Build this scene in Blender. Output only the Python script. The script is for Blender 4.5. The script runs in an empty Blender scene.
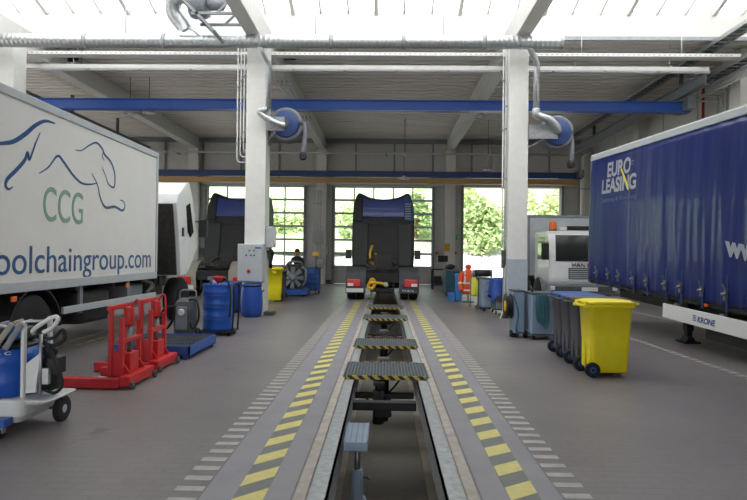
import bpy, bmesh, math, random
from math import sin, cos, pi, radians
from mathutils import Vector, Matrix
random.seed(7)
scene = bpy.context.scene
COL = scene.collection
R = random.Random(11)

# ------------------------------------------------------------------ camera
F_PX, CX, CY = 570.0, 373.5, 250.0
yc = Vector(((385 - CX) / F_PX, -(254.5 - CY) / F_PX, -1.0)).normalized()   # world +Y seen from the camera
roll = radians(0.65)
zc = Vector((sin(roll), cos(roll), 0.0))
zc = (zc - yc * zc.dot(yc)).normalized()
xc = yc.cross(zc)
ROT = Matrix((xc, yc, zc))
CAM = Vector((0, 0, 1.6))
cam_data = bpy.data.cameras.new('camera')
cam_data.sensor_width = 36.0
cam_data.lens = F_PX / 747.0 * 36.0
cam_data.clip_start, cam_data.clip_end = 0.05, 400
cam = bpy.data.objects.new('camera', cam_data)
cam.matrix_world = Matrix.Translation(CAM) @ ROT.to_4x4()
COL.objects.link(cam)
scene.camera = cam

def ray(px, py):
    return ROT @ Vector(((px - CX) / F_PX, -(py - CY) / F_PX, -1.0))
def at_y(px, py, Y):
    d = ray(px, py); return CAM + d * (Y / d.y)
def at_x(px, py, X):
    d = ray(px, py); return CAM + d * (X / d.x)

# ------------------------------------------------------------------ materials
def lin(h):
    h = h.lstrip('#')
    out = []
    for i in (0, 2, 4):
        c = int(h[i:i + 2], 16) / 255
        out.append(c / 12.92 if c <= .04045 else ((c + .055) / 1.055) ** 2.4)
    return out
MATS = {}
def M(name, hexc, rough=.5, metal=0., var=.1, scale=6., bump=0., coat=0., stretch=None, spec=.5):
    if name in MATS: return MATS[name]
    m = bpy.data.materials.new(name); m.use_nodes = True
    nt = m.node_tree; b = nt.nodes['Principled BSDF']
    c = lin(hexc)
    b.inputs['Roughness'].default_value = rough
    b.inputs['Metallic'].default_value = metal
    b.inputs['Specular IOR Level'].default_value = spec
    b.inputs['Coat Weight'].default_value = coat
    tc = nt.nodes.new('ShaderNodeTexCoord')
    src = tc.outputs['Object']
    if stretch:
        mp = nt.nodes.new('ShaderNodeMapping'); mp.inputs['Scale'].default_value = stretch
        nt.links.new(src, mp.inputs['Vector']); src = mp.outputs['Vector']
    n = nt.nodes.new('ShaderNodeTexNoise'); n.inputs['Scale'].default_value = scale
    n.inputs['Detail'].default_value = 4; n.inputs['Roughness'].default_value = .6
    nt.links.new(src, n.inputs['Vector'])
    r = nt.nodes.new('ShaderNodeValToRGB')
    r.color_ramp.elements[0].position, r.color_ramp.elements[1].position = .3, .7
    r.color_ramp.elements[0].color = [max(0, x * (1 - var)) for x in c] + [1]
    r.color_ramp.elements[1].color = [min(1, x * (1 + var)) for x in c] + [1]
    nt.links.new(n.outputs['Fac'], r.inputs['Fac'])
    nt.links.new(r.outputs['Color'], b.inputs['Base Color'])
    if bump:
        bp = nt.nodes.new('ShaderNodeBump'); bp.inputs['Strength'].default_value = bump
        bp.inputs['Distance'].default_value = .02
        nt.links.new(n.outputs['Fac'], bp.inputs['Height']); nt.links.new(bp.outputs['Normal'], b.inputs['Normal'])
    MATS[name] = m
    return m

def floor_material():
    m = bpy.data.materials.new('clinker_tile_floor'); m.use_nodes = True
    nt = m.node_tree; b = nt.nodes['Principled BSDF']; L = nt.links.new
    tc = nt.nodes.new('ShaderNodeTexCoord')
    br = nt.nodes.new('ShaderNodeTexBrick'); br.inputs['Scale'].default_value = 1
    br.inputs['Brick Width'].default_value = .2; br.inputs['Row Height'].default_value = .1
    br.inputs['Mortar Size'].default_value = .004
    br.inputs['Color1'].default_value = lin('756f71') + [1]; br.inputs['Color2'].default_value = lin('716b6d') + [1]
    br.inputs['Mortar'].default_value = lin('676263') + [1]
    L(tc.outputs['Object'], br.inputs['Vector'])
    n = nt.nodes.new('ShaderNodeTexNoise'); n.inputs['Scale'].default_value = .55; n.inputs['Detail'].default_value = 5
    L(tc.outputs['Object'], n.inputs['Vector'])
    r = nt.nodes.new('ShaderNodeValToRGB')
    r.color_ramp.elements[0].position, r.color_ramp.elements[1].position = .32, .68
    r.color_ramp.elements[0].color = (.80, .79, .79, 1); r.color_ramp.elements[1].color = (1.08, 1.06, 1.04, 1)
    L(n.outputs['Fac'], r.inputs['Fac'])
    mx = nt.nodes.new('ShaderNodeMix'); mx.data_type = 'RGBA'; mx.blend_type = 'MULTIPLY'; mx.inputs['Factor'].default_value = 1
    L(br.outputs['Color'], mx.inputs['A']); L(r.outputs['Color'], mx.inputs['B'])
    # oil spots with a shape of their own
    n2 = nt.nodes.new('ShaderNodeTexNoise'); n2.inputs['Scale'].default_value = 1.7; n2.inputs['Detail'].default_value = 3
    L(tc.outputs['Object'], n2.inputs['Vector'])
    r2 = nt.nodes.new('ShaderNodeValToRGB')
    r2.color_ramp.elements[0].position, r2.color_ramp.elements[1].position = .66, .74
    r2.color_ramp.elements[0].color = (1, 1, 1, 1); r2.color_ramp.elements[1].color = (.62, .6, .6, 1)
    L(n2.outputs['Fac'], r2.inputs['Fac'])
    mx2 = nt.nodes.new('ShaderNodeMix'); mx2.data_type = 'RGBA'; mx2.blend_type = 'MULTIPLY'; mx2.inputs['Factor'].default_value = 1
    L(mx.outputs['Result'], mx2.inputs['A']); L(r2.outputs['Color'], mx2.inputs['B'])
    L(mx2.outputs['Result'], b.inputs['Base Color'])
    b.inputs['Roughness'].default_value = .42
    bp = nt.nodes.new('ShaderNodeBump'); bp.inputs['Strength'].default_value = .06; bp.inputs['Distance'].default_value = .01
    L(br.outputs['Fac'], bp.inputs['Height']); bp.invert = True
    L(bp.outputs['Normal'], b.inputs['Normal'])
    return m
MATS['floor'] = floor_material()

def glass_material(name, tint, fac, rough=.05):
    m = bpy.data.materials.new(name); m.use_nodes = True
    nt = m.node_tree; nt.nodes.remove(nt.nodes['Principled BSDF'])
    out = nt.nodes['Material Output']
    t = nt.nodes.new('ShaderNodeBsdfTransparent'); t.inputs['Color'].default_value = tint
    g = nt.nodes.new('ShaderNodeBsdfGlossy'); g.inputs['Roughness'].default_value = rough
    x = nt.nodes.new('ShaderNodeMixShader'); x.inputs['Fac'].default_value = fac
    nt.links.new(t.outputs[0], x.inputs[1]); nt.links.new(g.outputs[0], x.inputs[2]); nt.links.new(x.outputs[0], out.inputs['Surface'])
    MATS[name] = m
    return m
glass_material('window_glass', (.93, .97, .95, 1), .06)
def opal_glazing():
    """opal panels that scatter the daylight coming through"""
    m = bpy.data.materials.new('skylight_glass'); m.use_nodes = True
    nt = m.node_tree; nt.nodes.remove(nt.nodes['Principled BSDF'])
    t = nt.nodes.new('ShaderNodeBsdfTranslucent'); t.inputs['Color'].default_value = (.93, .95, .96, 1)
    d = nt.nodes.new('ShaderNodeBsdfDiffuse'); d.inputs['Color'].default_value = (.9, .92, .93, 1)
    x = nt.nodes.new('ShaderNodeMixShader'); x.inputs['Fac'].default_value = .2
    nt.links.new(t.outputs[0], x.inputs[1]); nt.links.new(d.outputs[0], x.inputs[2]); nt.links.new(x.outputs[0], nt.nodes['Material Output'].inputs['Surface'])
    MATS['skylight_glass'] = m
opal_glazing()

def hazard_material(name, a, b_, pitch, slant=1.0, axis='XZ'):
    """slanted stripes of two paints"""
    m = bpy.data.materials.new(name); m.use_nodes = True
    nt = m.node_tree; b = nt.nodes['Principled BSDF']; L = nt.links.new
    tc = nt.nodes.new('ShaderNodeTexCoord'); sp = nt.nodes.new('ShaderNodeSeparateXYZ'); L(tc.outputs['Object'], sp.inputs[0])
    ad = nt.nodes.new('ShaderNodeMath'); ad.operation = 'MULTIPLY_ADD'; ad.inputs[1].default_value = slant
    L(sp.outputs[axis[1]], ad.inputs[0]); L(sp.outputs[axis[0]], ad.inputs[2])
    dv = nt.nodes.new('ShaderNodeMath'); dv.operation = 'DIVIDE'; dv.inputs[1].default_value = pitch; L(ad.outputs[0], dv.inputs[0])
    fr = nt.nodes.new('ShaderNodeMath'); fr.operation = 'FRACT'; L(dv.outputs[0], fr.inputs[0])
    gt = nt.nodes.new('ShaderNodeMath'); gt.operation = 'GREATER_THAN'; gt.inputs[1].default_value = .5; L(fr.outputs[0], gt.inputs[0])
    mx = nt.nodes.new('ShaderNodeMix'); mx.data_type = 'RGBA'
    mx.inputs['A'].default_value = lin(a) + [1]; mx.inputs['B'].default_value = lin(b_) + [1]
    L(gt.outputs[0], mx.inputs['Factor']); L(mx.outputs['Result'], b.inputs['Base Color'])
    b.inputs['Roughness'].default_value = .5
    MATS[name] = m
    return m
hazard_material('hazard_paint', 'c9b23c', '26251f', .13)

W_WHITE = M('white_paint', 'd8d7d3', .45, var=.04)
M('box_panel_white', 'dcdbd9', .4, var=.025, scale=2)
M('white_lacquer', 'dfe0e0', .25, var=.04, coat=.3)
M('deck_steel', 'dcd7cf', .5, var=.05, stretch=(.3, 4, 1))
M('girder_white', 'cfcdc8', .55, var=.05)
M('galvanised', 'b7babc', .36, .85, var=.18, scale=14)
M('galvanised_dull', '9a9d9f', .5, .35, var=.2, scale=18)
M('steel_worn', '8b8d90', .38, .8, var=.35, scale=9)
M('crane_blue', '1b4fa6', .4, var=.06)
M('crane_dark_blue', '1e3a72', .45, var=.06)
M('ochre_paint', 'b08a55', .5, var=.08)
M('concrete_wall', 'c2c0bc', .8, var=.1, scale=1.2)
M('wall_white', 'c9c7c2', .7, var=.05, scale=1)
M('panel_grey', 'bfbdba', .6, var=.06)
M('frame_grey', '7c8083', .45, var=.06)
M('conduit', 'c8c9c8', .4, .3, var=.06)
M('dark_rubber', '1c1c1e', .75, var=.2)
M('black_plastic', '1d1e20', .5, var=.2)
M('black_steel', '222224', .55, .2, var=.35, scale=9)
M('chassis_dark', '2b2a2a', .6, var=.4, scale=7)
M('greasy_dark', '353230', .5, var=.5, scale=10)
M('dark_grey', '4a4c50', .55, var=.15)
M('mid_grey', '7f8389', .5, var=.1)
M('light_grey', 'b4b8bc', .45, var=.06)
M('grey_blue', '8697ad', .42, var=.08)
M('pale_grey_cladding', 'aab3bd', .45, var=.06)
M('beige_grey', '9b968a', .6, var=.1)
M('drum_blue', '1d55b4', .38, var=.1)
M('plastic_blue', '1f4a9e', .4, var=.08)
M('tray_blue', '2b57a8', .45, var=.12)
M('bright_blue', '3f8ad6', .5, var=.08)
M('teal_dark', '1f4c63', .55, var=.15)
M('lid_blue', '2f4f8c', .5, var=.08)
M('bin_grey', '4b4b52', .55, var=.08)
M('bin_yellow', 'e9d81e', .42, var=.05)
M('bin_green', '2f6a4c', .5, var=.1)
M('red_paint', 'c9242a', .4, var=.12)
M('lamp_red', 'd0222a', .25, var=.08, coat=.5)
M('orange_lamp', 'e8641c', .3, var=.06, coat=.4)
M('hi_vis_orange', 'e8552a', .8, var=.1)
M('hi_vis_yellow', 'd6d84a', .8, var=.1)
M('reflective_grey', 'dcdcda', .4, var=.04)
M('yellow_paint', 'cfc377', .55, var=.08, scale=12)
M('yellow_plastic', 'd8a820', .5, var=.08)
M('letter_faded', '7d8ab8', .4, var=.05)
M('white_marking', 'a49f9d', .6, var=.12, scale=12)
M('faded_yellow', 'a3935a', .6, var=.25, scale=10)
M('hazard_base', '6b6c69', .5, var=.1)
M('strip_grey', '848188', .5, var=.09, scale=3)
M('curb_concrete', 'a39b92', .65, var=.2, scale=8)
M('pit_wall', 'b0aaa0', .7, var=.25, scale=3)
M('pit_mat', '9a948c', .75, var=.25, scale=5, stretch=(1, 30, 1))
M('pit_slab', 'c2b8aa', .75, var=.2, scale=4)
M('rusty', '8a5a3c', .7, var=.4, scale=14)
M('grating', '777d82', .5, .5, var=.2, scale=60)
M('curtain_blue', '0b1f64', .34, var=.1, scale=1.5, coat=.2)
M('letter_white', 'd9dce2', .4, var=.03)
M('letter_yellow', 'd9c94a', .4, var=.03)
M('letter_blue', '1d4f83', .4, var=.04)
M('letter_dark_blue', '1f3f7c', .4, var=.04)
M('letter_green', '7a9f8e', .4, var=.04)
M('letter_black', '1b1b1d', .4, var=.04)
M('cab_blue', '112f80', .3, var=.08, coat=.3)
M('screen_dark', '17191c', .12, var=.1, coat=.5)
M('skin', 'b98a70', .6, var=.06)
M('hair_dark', '2a211c', .8, var=.1)
M('shirt_dark', '26262c', .85, var=.15)
M('trousers_grey', '55565c', .85, var=.1)
M('leaf_light', 'c3d39c', .6, var=.25, scale=3)
M('leaf_mid', 'a5ba80', .6, var=.25, scale=3)
M('hill_grass', 'b4c196', .9, var=.25, scale=.8)
M('rock_grey', '8f96a0', .85, var=.2, scale=2)
M('yard', 'b9b8b4', .9, var=.06, scale=1)
M('exit_green', '3fae6a', .4, var=.03)
M('hose_grey', '6f6f78', .55, var=.1, scale=30)
M('hose_teal', '2f6670', .55, var=.1)
M('hose_white', 'cfcbc0', .5, var=.06)

# ------------------------------------------------------------------ mesh builder
class MB:
    def __init__(s):
        s.v, s.f, s.mi, s.sm, s.T, s.k = [], [], [], [], None, 0
    def add(s, vs, fs, smooth=False):
        b = len(s.v)
        for v in vs:
            v = Vector(v); s.v.append(s.T @ v if s.T else v)
        for f in fs:
            s.f.append([b + i for i in f]); s.mi.append(s.k); s.sm.append(smooth)
        return s
    def bx(s, x0, x1, y0, y1, z0, z1):
        return s.add([(x0, y0, z0), (x1, y0, z0), (x1, y1, z0), (x0, y1, z0), (x0, y0, z1), (x1, y0, z1), (x1, y1, z1), (x0, y1, z1)],
                     [(0, 3, 2, 1), (4, 5, 6, 7), (0, 1, 5, 4), (1, 2, 6, 5), (2, 3, 7, 6), (3, 0, 4, 7)])
    def box(s, c, d):
        return s.bx(c[0] - d[0] / 2, c[0] + d[0] / 2, c[1] - d[1] / 2, c[1] + d[1] / 2, c[2] - d[2] / 2, c[2] + d[2] / 2)
    def quad(s, *p):
        return s.add(p, [tuple(range(len(p)))])
    def bar(s, a, b, w, h):
        """rectangular bar from a to b, w across (horizontal), h high"""
        a, b = Vector(a), Vector(b); d = (b - a).normalized()
        up = Vector((0, 0, 1)) if abs(d.z) < .95 else Vector((0, 1, 0))
        x = d.cross(up).normalized() * w / 2; y = x.normalized().cross(d) * h / 2
        vs = [p + i * x + j * y for p in (a, b) for i, j in ((-1, -1), (1, -1), (1, 1), (-1, 1))]
        return s.add(vs, [(0, 1, 2, 3), (7, 6, 5, 4), (0, 4, 5, 1), (1, 5, 6, 2), (2, 6, 7, 3), (3, 7, 4, 0)])
    def tube(s, pts, r, n=8, caps=True, radii=None, closed=False):
        pts = [Vector(p) for p in pts]; m = len(pts); vs = []
        t0 = (pts[1] - pts[0]).normalized()
        nrm = t0.orthogonal().normalized()
        for i, p in enumerate(pts):
            a = pts[i - 1] if i or closed else p; b = pts[(i + 1) % m] if i < m - 1 or closed else p
            t = (b - a).normalized() if (b - a).length > 1e-9 else t0
            nrm = (nrm - t * nrm.dot(t))
            nrm = nrm.normalized() if nrm.length > 1e-6 else t.orthogonal().normalized()
            bn = t.cross(nrm); rr = radii[i] if radii else r
            vs += [p + (nrm * cos(2 * pi * k / n) + bn * sin(2 * pi * k / n)) * rr for k in range(n)]
        fs = []
        for i in range(m if closed else m - 1):
            j = (i + 1) % m
            fs += [(i * n + k, i * n + (k + 1) % n, j * n + (k + 1) % n, j * n + k) for k in range(n)]
        s.add(vs, fs, True)
        if caps and not closed:
            s.add(vs[:n], [tuple(range(n))[::-1]]); s.add(vs[-n:], [tuple(range(n))])
        return s
    def cyl(s, a, b, r, r2=None, n=20):
        return s.tube([a, b], r, n, True, [r, r if r2 is None else r2])
    def lathe(s, prof, o=(0, 0, 0), n=24, axis='Z'):
        """prof: (radius, height) pairs, capped at both ends"""
        o = Vector(o); vs = []
        def pt(r, h, a):
            if axis == 'Z': return o + Vector((r * cos(a), r * sin(a), h))
            if axis == 'X': return o + Vector((h, r * cos(a), r * sin(a)))
            return o + Vector((r * cos(a), h, r * sin(a)))
        for r, h in prof: vs += [pt(r, h, 2 * pi * k / n) for k in range(n)]
        fs = [(i * n + k, i * n + (k + 1) % n, (i + 1) * n + (k + 1) % n, (i + 1) * n + k) for i in range(len(prof) - 1) for k in range(n)]
        s.add(vs, fs, True)
        s.add(vs[:n], [tuple(range(n))[::-1]]); s.add(vs[-n:], [tuple(range(n))])
        return s
    def prism(s, poly, axis, a, b):
        """poly: 2-D outline; axis X: (y,z), Y: (x,z), Z: (x,y)"""
        def pt(p, h):
            return (h, p[0], p[1]) if axis == 'X' else (p[0], h, p[1]) if axis == 'Y' else (p[0], p[1], h)
        n = len(poly)
        return s.add([pt(p, a) for p in poly] + [pt(p, b) for p in poly],
                     [tuple(range(n)), tuple(range(2 * n - 1, n - 1, -1))] + [(i, (i + 1) % n, n + (i + 1) % n, n + i) for i in range(n)])
    def loft(s, secs, smooth=False, n=5):
        """secs: (width, depth, z, corner radius, cx, cy)"""
        vs = []; c = 4 * n
        for w, d, z, r, cx, cy in secs:
            for q, (sx, sy) in enumerate(((1, 1), (-1, 1), (-1, -1), (1, -1))):
                for k in range(n):
                    a = pi / 2 * (q + k / (n - 1))
                    vs.append((cx + sx * (w / 2 - r) + r * cos(a), cy + sy * (d / 2 - r) + r * sin(a), z))
        fs = [(i * c + k, i * c + (k + 1) % c, (i + 1) * c + (k + 1) % c, (i + 1) * c + k) for i in range(len(secs) - 1) for k in range(c)]
        fs += [tuple(range(c))[::-1], tuple(range((len(secs) - 1) * c, len(secs) * c))]
        return s.add(vs, fs, smooth)
    def ball(s, c, r, n=14, m=9):
        c = Vector(c); r = (r, r, r) if not hasattr(r, '__len__') else r
        vs = [c + Vector((r[0] * sin(pi * i / m) * cos(2 * pi * k / n), r[1] * sin(pi * i / m) * sin(2 * pi * k / n), r[2] * cos(pi * i / m))) for i in range(m + 1) for k in range(n)]
        return s.add(vs, [(i * n + k, i * n + (k + 1) % n, (i + 1) * n + (k + 1) % n, (i + 1) * n + k) for i in range(m) for k in range(n)], True)
    def each(s, name, mat, parent):
        """every loose piece becomes a part of its own"""
        par = list(range(len(s.v)))
        def find(a):
            while par[a] != a: par[a] = par[par[a]]; a = par[a]
            return a
        key = {}
        for i, v in enumerate(s.v):
            k = (round(v.x, 4), round(v.y, 4), round(v.z, 4))
            if k in key: par[find(i)] = find(key[k])
            else: key[k] = i
        for f in s.f:
            for a in f[1:]: par[find(a)] = find(f[0])
        groups = {}
        for n, f in enumerate(s.f): groups.setdefault(find(f[0]), []).append(n)
        for fs in groups.values():
            q = MB(); ids = sorted({i for n in fs for i in s.f[n]}); mp = {i: k for k, i in enumerate(ids)}
            q.v = [s.v[i] for i in ids]; q.f = [[mp[i] for i in s.f[n]] for n in fs]; q.mi = [0] * len(fs); q.sm = [s.sm[n] for n in fs]
            q.build(name, mat, parent)
    def build(s, name, mat, parent=None, bevel=0., loc=None, seg=2):
        me = bpy.data.meshes.new(name)
        me.from_pydata([tuple(v) for v in s.v], [], s.f)
        mats = mat if isinstance(mat, (list, tuple)) else [mat]
        for m in mats: me.materials.append(MATS[m] if isinstance(m, str) else m)
        for p, k, sm in zip(me.polygons, s.mi, s.sm): p.material_index = k; p.use_smooth = sm
        bm = bmesh.new(); bm.from_mesh(me)
        bmesh.ops.remove_doubles(bm, verts=bm.verts, dist=1e-5)
        bmesh.ops.recalc_face_normals(bm, faces=bm.faces)
        bm.to_mesh(me); bm.free()
        o = bpy.data.objects.new(name, me); COL.objects.link(o)
        if loc: o.location = loc
        if parent: o.parent = parent
        if bevel:
            md = o.modifiers.new('bevel', 'BEVEL'); md.width = bevel; md.segments = seg; md.limit_method = 'ANGLE'; md.angle_limit = radians(40)
        return o

def arc(c, r, a0, a1, n, plane='XZ'):
    out = []
    for i in range(n + 1):
        a = radians(a0 + (a1 - a0) * i / n)
        x, y = r * cos(a), r * sin(a)
        out.append((c[0] + x, c[1], c[2] + y) if plane == 'XZ' else (c[0], c[1] + x, c[2] + y) if plane == 'YZ' else (c[0] + x, c[1] + y, c[2]))
    return out
def smooth_path(pts, k=6):
    pts = [Vector(p) for p in pts]; out = []
    for i in range(len(pts) - 1):
        p0, p1, p2, p3 = pts[max(i - 1, 0)], pts[i], pts[i + 1], pts[min(i + 2, len(pts) - 1)]
        for j in range(k):
            t = j / k
            out.append(.5 * ((2 * p1) + (p2 - p0) * t + (2 * p0 - 5 * p1 + 4 * p2 - p3) * t * t + (3 * p1 - p0 - 3 * p2 + p3) * t ** 3))
    out.append(pts[-1]); return out

def tag(o, label, cat=None, group=None, kind=None):
    if label: o['label'] = label
    if cat: o['category'] = cat
    if group: o['group'] = group
    if kind: o['kind'] = kind
    return o
def thing(name, label, cat, loc=(0, 0, 0), rz=0., group=None):
    o = bpy.data.objects.new(name, None); COL.objects.link(o)
    o.location = loc; o.rotation_euler = (0, 0, radians(rz)); o.empty_display_size = .2
    return tag(o, label, cat, group)
def struct(o, label=None):
    if o.parent is None:
        o['kind'] = 'structure'
        if label: o['label'] = label
    return o
def sroot(name, label=None, loc=(0, 0, 0)):
    o = bpy.data.objects.new(name, None); COL.objects.link(o); o.location = loc
    return struct(o, label)
def dup(root, loc, rz, label, group=None):
    r = root.copy(); COL.objects.link(r); r.location = loc; r.rotation_euler = (0, 0, radians(rz)); r['label'] = label
    if group: r['group'] = group
    for ch in list(root.children):
        c = ch.copy(); COL.objects.link(c); c.parent = r
        for g in list(ch.children):
            d = g.copy(); COL.objects.link(d); d.parent = c
    return r
def lettering(name, body, size, mat, parent, M4, xs=1., ext=.002, shear=0., bend=None, bold=0.):
    """writing as a mesh; M4 places the writing plane (x along the line, y up, z towards the reader)"""
    cu = bpy.data.curves.new(name, 'FONT'); cu.body = body; cu.size = size; cu.extrude = ext; cu.shear = shear; cu.offset = bold
    cu.align_x = 'LEFT'
    t = bpy.data.objects.new(name, cu); COL.objects.link(t)
    bpy.context.view_layer.update()
    me = bpy.data.meshes.new_from_object(t.evaluated_get(bpy.context.evaluated_depsgraph_get()))
    bpy.data.objects.remove(t); bpy.data.curves.remove(cu)
    xsz = [v.co.x for v in me.vertices]; x0 = min(xsz)
    width = max(xsz) - x0
    k = xs / width                                  # xs = wanted width of the line
    for v in me.vertices:
        v.co.x = (v.co.x - x0) * k
        v.co = M4 @ v.co
        if bend: v.co = bend(v.co)
    me.materials.clear(); me.materials.append(MATS[mat])
    o = bpy.data.objects.new(name, me); COL.objects.link(o); o.parent = parent
    return o
def plane_matrix(origin, xdir, ydir):
    x, y = Vector(xdir).normalized(), Vector(ydir).normalized(); z = x.cross(y)
    m = Matrix((x, y, z)).transposed().to_4x4(); m.translation = Vector(origin)
    return m
def roller(mb, c, r, w, axis='X', n=24):
    """tyre on its own axis"""
    mb.lathe([(r * .6, -w / 2), (r * .92, -w / 2), (r, -w * .36), (r, w * .36), (r * .92, w / 2), (r * .6, w / 2)], c, n, axis)
# ================================================================== THE SETTING
XL, XR, YB, YF = -17.0, 10.6, -4.0, 30.4
Z_SOFFIT = 7.75
PIT0, PIT1 = 2.0, 26.5

m = MB()
m.bx(XL, -.583, YB, YF + .3, -.2, 0).bx(.643, XR, YB, YF + .3, -.2, 0).bx(-.583, .643, YB, PIT0, -.2, 0).bx(-.583, .643, PIT1, YF + .3, -.2, 0)
floor = struct(m.build('floor', 'floor'), 'grey brown clinker tiled workshop floor with an inspection pit')
for sx in (-1, 1):
    a, b = sorted((sx * .63 + .03, sx * 1.19))
    MB().bx(a, b, PIT0, PIT1, 0, .002).build('pit_side_strip', 'strip_grey', floor)
    a, b = sorted((sx * .805 + .035, sx * 1.01 + .035))
    MB().bx(a, b, 2.6, PIT1, .002, .004).build('hazard_line_base', 'hazard_base', floor)
    m = MB(); sl = .19 if sx < 0 else .13
    k = 0
    while True:
        yc_ = (2.87 if sx < 0 else 2.71) + .402 * k
        if yc_ > 26: break
        w = .1 + R.uniform(-.006, .006)
        m.add([(a, yc_ - w - sl / 2, .0055), (b, yc_ - w + sl / 2, .0055), (b, yc_ + w + sl / 2, .0055), (a, yc_ + w - sl / 2, .0055)], [(0, 1, 2, 3)])
        k += 1
    m.build('yellow_hazard_stripes', 'yellow_paint', floor)
    m = MB(); a, b = sorted((sx * 1.205, sx * 1.395)); k = 0
    while 2.7 + .184 * k < 26:
        y0 = 2.7 + .184 * k
        m.bx(a + R.uniform(-.004, .004), b, y0, y0 + .078, 0, .003); k += 1
    m.build('white_dashed_line', 'white_marking', floor)
for x0, col, nm, w, ya, yb, dash, gap in ((-5.6, 'faded_yellow', 'faded_bay_line', .1, 4, 22, .25, .12), (-5.25, 'faded_yellow', 'faded_bay_line', .06, 4, 22, .25, .12),
                                      (4.82, 'white_marking', 'white_bay_line', .12, 3, 26, .1, .11), (7.3, 'white_marking', 'white_bay_line', .1, 3, 26, 2.0, .1)):
    m = MB(); y = ya
    while y < yb: m.bx(x0, x0 + w, y, y + dash, 0, .003); y += dash + gap
    m.build(nm, col, floor)

# inspection pit
pit = sroot('inspection_pit', 'long inspection pit with galvanised rails down the middle of the floor', (.03, 0, 0))
for sx in (-1, 1):
    a, b = sorted((sx * .53, sx * .612)); MB().bx(a, b, PIT0, PIT1, -.12, .012).build('pit_curb', 'curb_concrete', pit, .006)
    m = MB()
    a, b = sorted((sx * .395, sx * .5295)); m.bx(a, b, PIT0, PIT1, -.045, -.012)
    a, b = sorted((sx * .395, sx * .41)); m.bx(a, b, PIT0, PIT1, -.26, -.012)
    a, b = sorted((sx * .395, sx * .5)); m.bx(a, b, PIT0, PIT1, -.275, -.26)
    m.build('pit_rail', 'galvanised_dull', pit)
    a, b = sorted((sx * .66, sx * .8)); MB().bx(a, b, PIT0 - .1, PIT1 + .1, -1.5, -.2).build('pit_side_wall', 'pit_wall', pit)
    a, b = sorted((sx * .54, sx * .66)); MB().bx(a, b, PIT0, PIT1, -1.5, -1.38).build('pit_floor_edge', 'pit_slab', pit)
MB().bx(-.54, .54, PIT0, PIT1, -1.5, -1.40).build('pit_floor_mat', 'pit_mat', pit)
MB().bx(-.8, .8, PIT0 - .15, PIT0 - .001, -1.5, -.2).bx(-.8, .8, PIT1 + .001, PIT1 + .15, -1.5, -.2).build('pit_end_wall', 'pit_wall', pit)

# far wall with three gateways
def fx(px): return at_y(px, 250, YF).x
DX = [(fx(207), fx(303.5)), (fx(334), fx(432)), (fx(463), fx(560))]
Z_DOOR = at_y(385, 187, YF).z
m = MB(); xs = [XL] + [v for d in DX for v in d] + [XR]
for i in range(0, len(xs), 2): m.bx(xs[i], xs[i + 1], YF, YF + .3, 0, Z_DOOR)
m.bx(XL, XR, YF, YF + .3, Z_DOOR, 8.2)
wall_far = struct(m.build('wall_far', 'concrete_wall'), 'grey concrete far wall with three gateways')
m = MB()
for px0, px1 in ((205, 240), (270, 312), (331, 371), (373, 430), (465, 490), (492, 572)):      # sandwich panels above the doors
    m.bx(fx(px0), fx(px1), YF - .05, YF - .002, at_y(385, 169, YF).z, at_y(385, 147, YF).z)
m.build('upper_panel', 'panel_grey', wall_far)
z0 = at_y(385, 144, YF).z
MB().bx(XL, XR, YF - .22, YF - .06, z0, z0 + .22).build('trim_wall_beam', 'frame_grey', wall_far)
m = MB()
for k in range(14):
    x = XL + 1 + 2.05 * k; m.bx(x, x + .09, YF - .1, YF - .052, Z_DOOR + .3, z0)
m.build('wall_post', 'frame_grey', wall_far)
MB().bx(XL, XR, YF - .12, YF - .002, Z_DOOR + .02, Z_DOOR + .2).build('door_header', 'light_grey', wall_far)
bs = []
for a, b in ((XL, DX[0][0]), (DX[0][1], DX[1][0]), (DX[1][1], DX[2][0]), (DX[2][1], XR)):
    bs.append((a, b))
m = MB()
for a, b in bs: m.bx(a, b, YF - .03, YF - .001, 0, .22)
struct(m.build('baseboard_far', 'dark_grey'))

# sectional gates: frame grid, glazing, closed bottom panel
for i in (0, 1):
    x0, x1 = DX[i]
    d = sroot(f'door_{i + 1}', ('glazed sectional gate on the left behind the dark tilted cab', 'glazed sectional gate straight ahead behind the tractor')[i], (0, YF + .1, 0))
    zt = Z_DOOR; rows = 6; zb = at_y(385, 267, YF).z; ph = (zt - zb) / rows
    m = MB()
    for r_ in range(rows + 1): m.bx(x0, x1, -.03, .03, zb + r_ * ph - .055, zb + r_ * ph + .055)
    for c in range(6):
        x = x0 + (x1 - x0) * c / 5; m.bx(x - .035, x + .035, -.031, .031, zb, zt)
    m.build('gate_frame', 'light_grey', d)
    MB().bx(x0, x1, -.006, .006, zb, zt).build('gate_glazing', 'window_glass', d)
    MB().bx(x0, x1, -.035, .035, .02, zb - .05).build('bottom_panel', 'panel_grey', d, .01)
    m = MB(); m.bx(x0 - .12, x0, -.2, .04, 0, zt + .1).bx(x1, x1 + .12, -.2, .04, 0, zt + .1); m.build('guide_rail', 'frame_grey', d)
d = sroot('door_3', 'wide open gateway on the right looking out on bushes', (0, YF + .1, 0))
x0, x1 = DX[2]
m = MB(); m.bx(x0 - .12, x0, -.25, .04, 0, Z_DOOR + .1).bx(x1, x1 + .12, -.25, .04, 0, Z_DOOR + .1); m.build('guide_rail', 'frame_grey', d)
MB().bx(x0, x1, -.35, -.13, Z_DOOR + .0, Z_DOOR + .14).build('spring_shaft_cover', 'light_grey', d)

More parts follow.
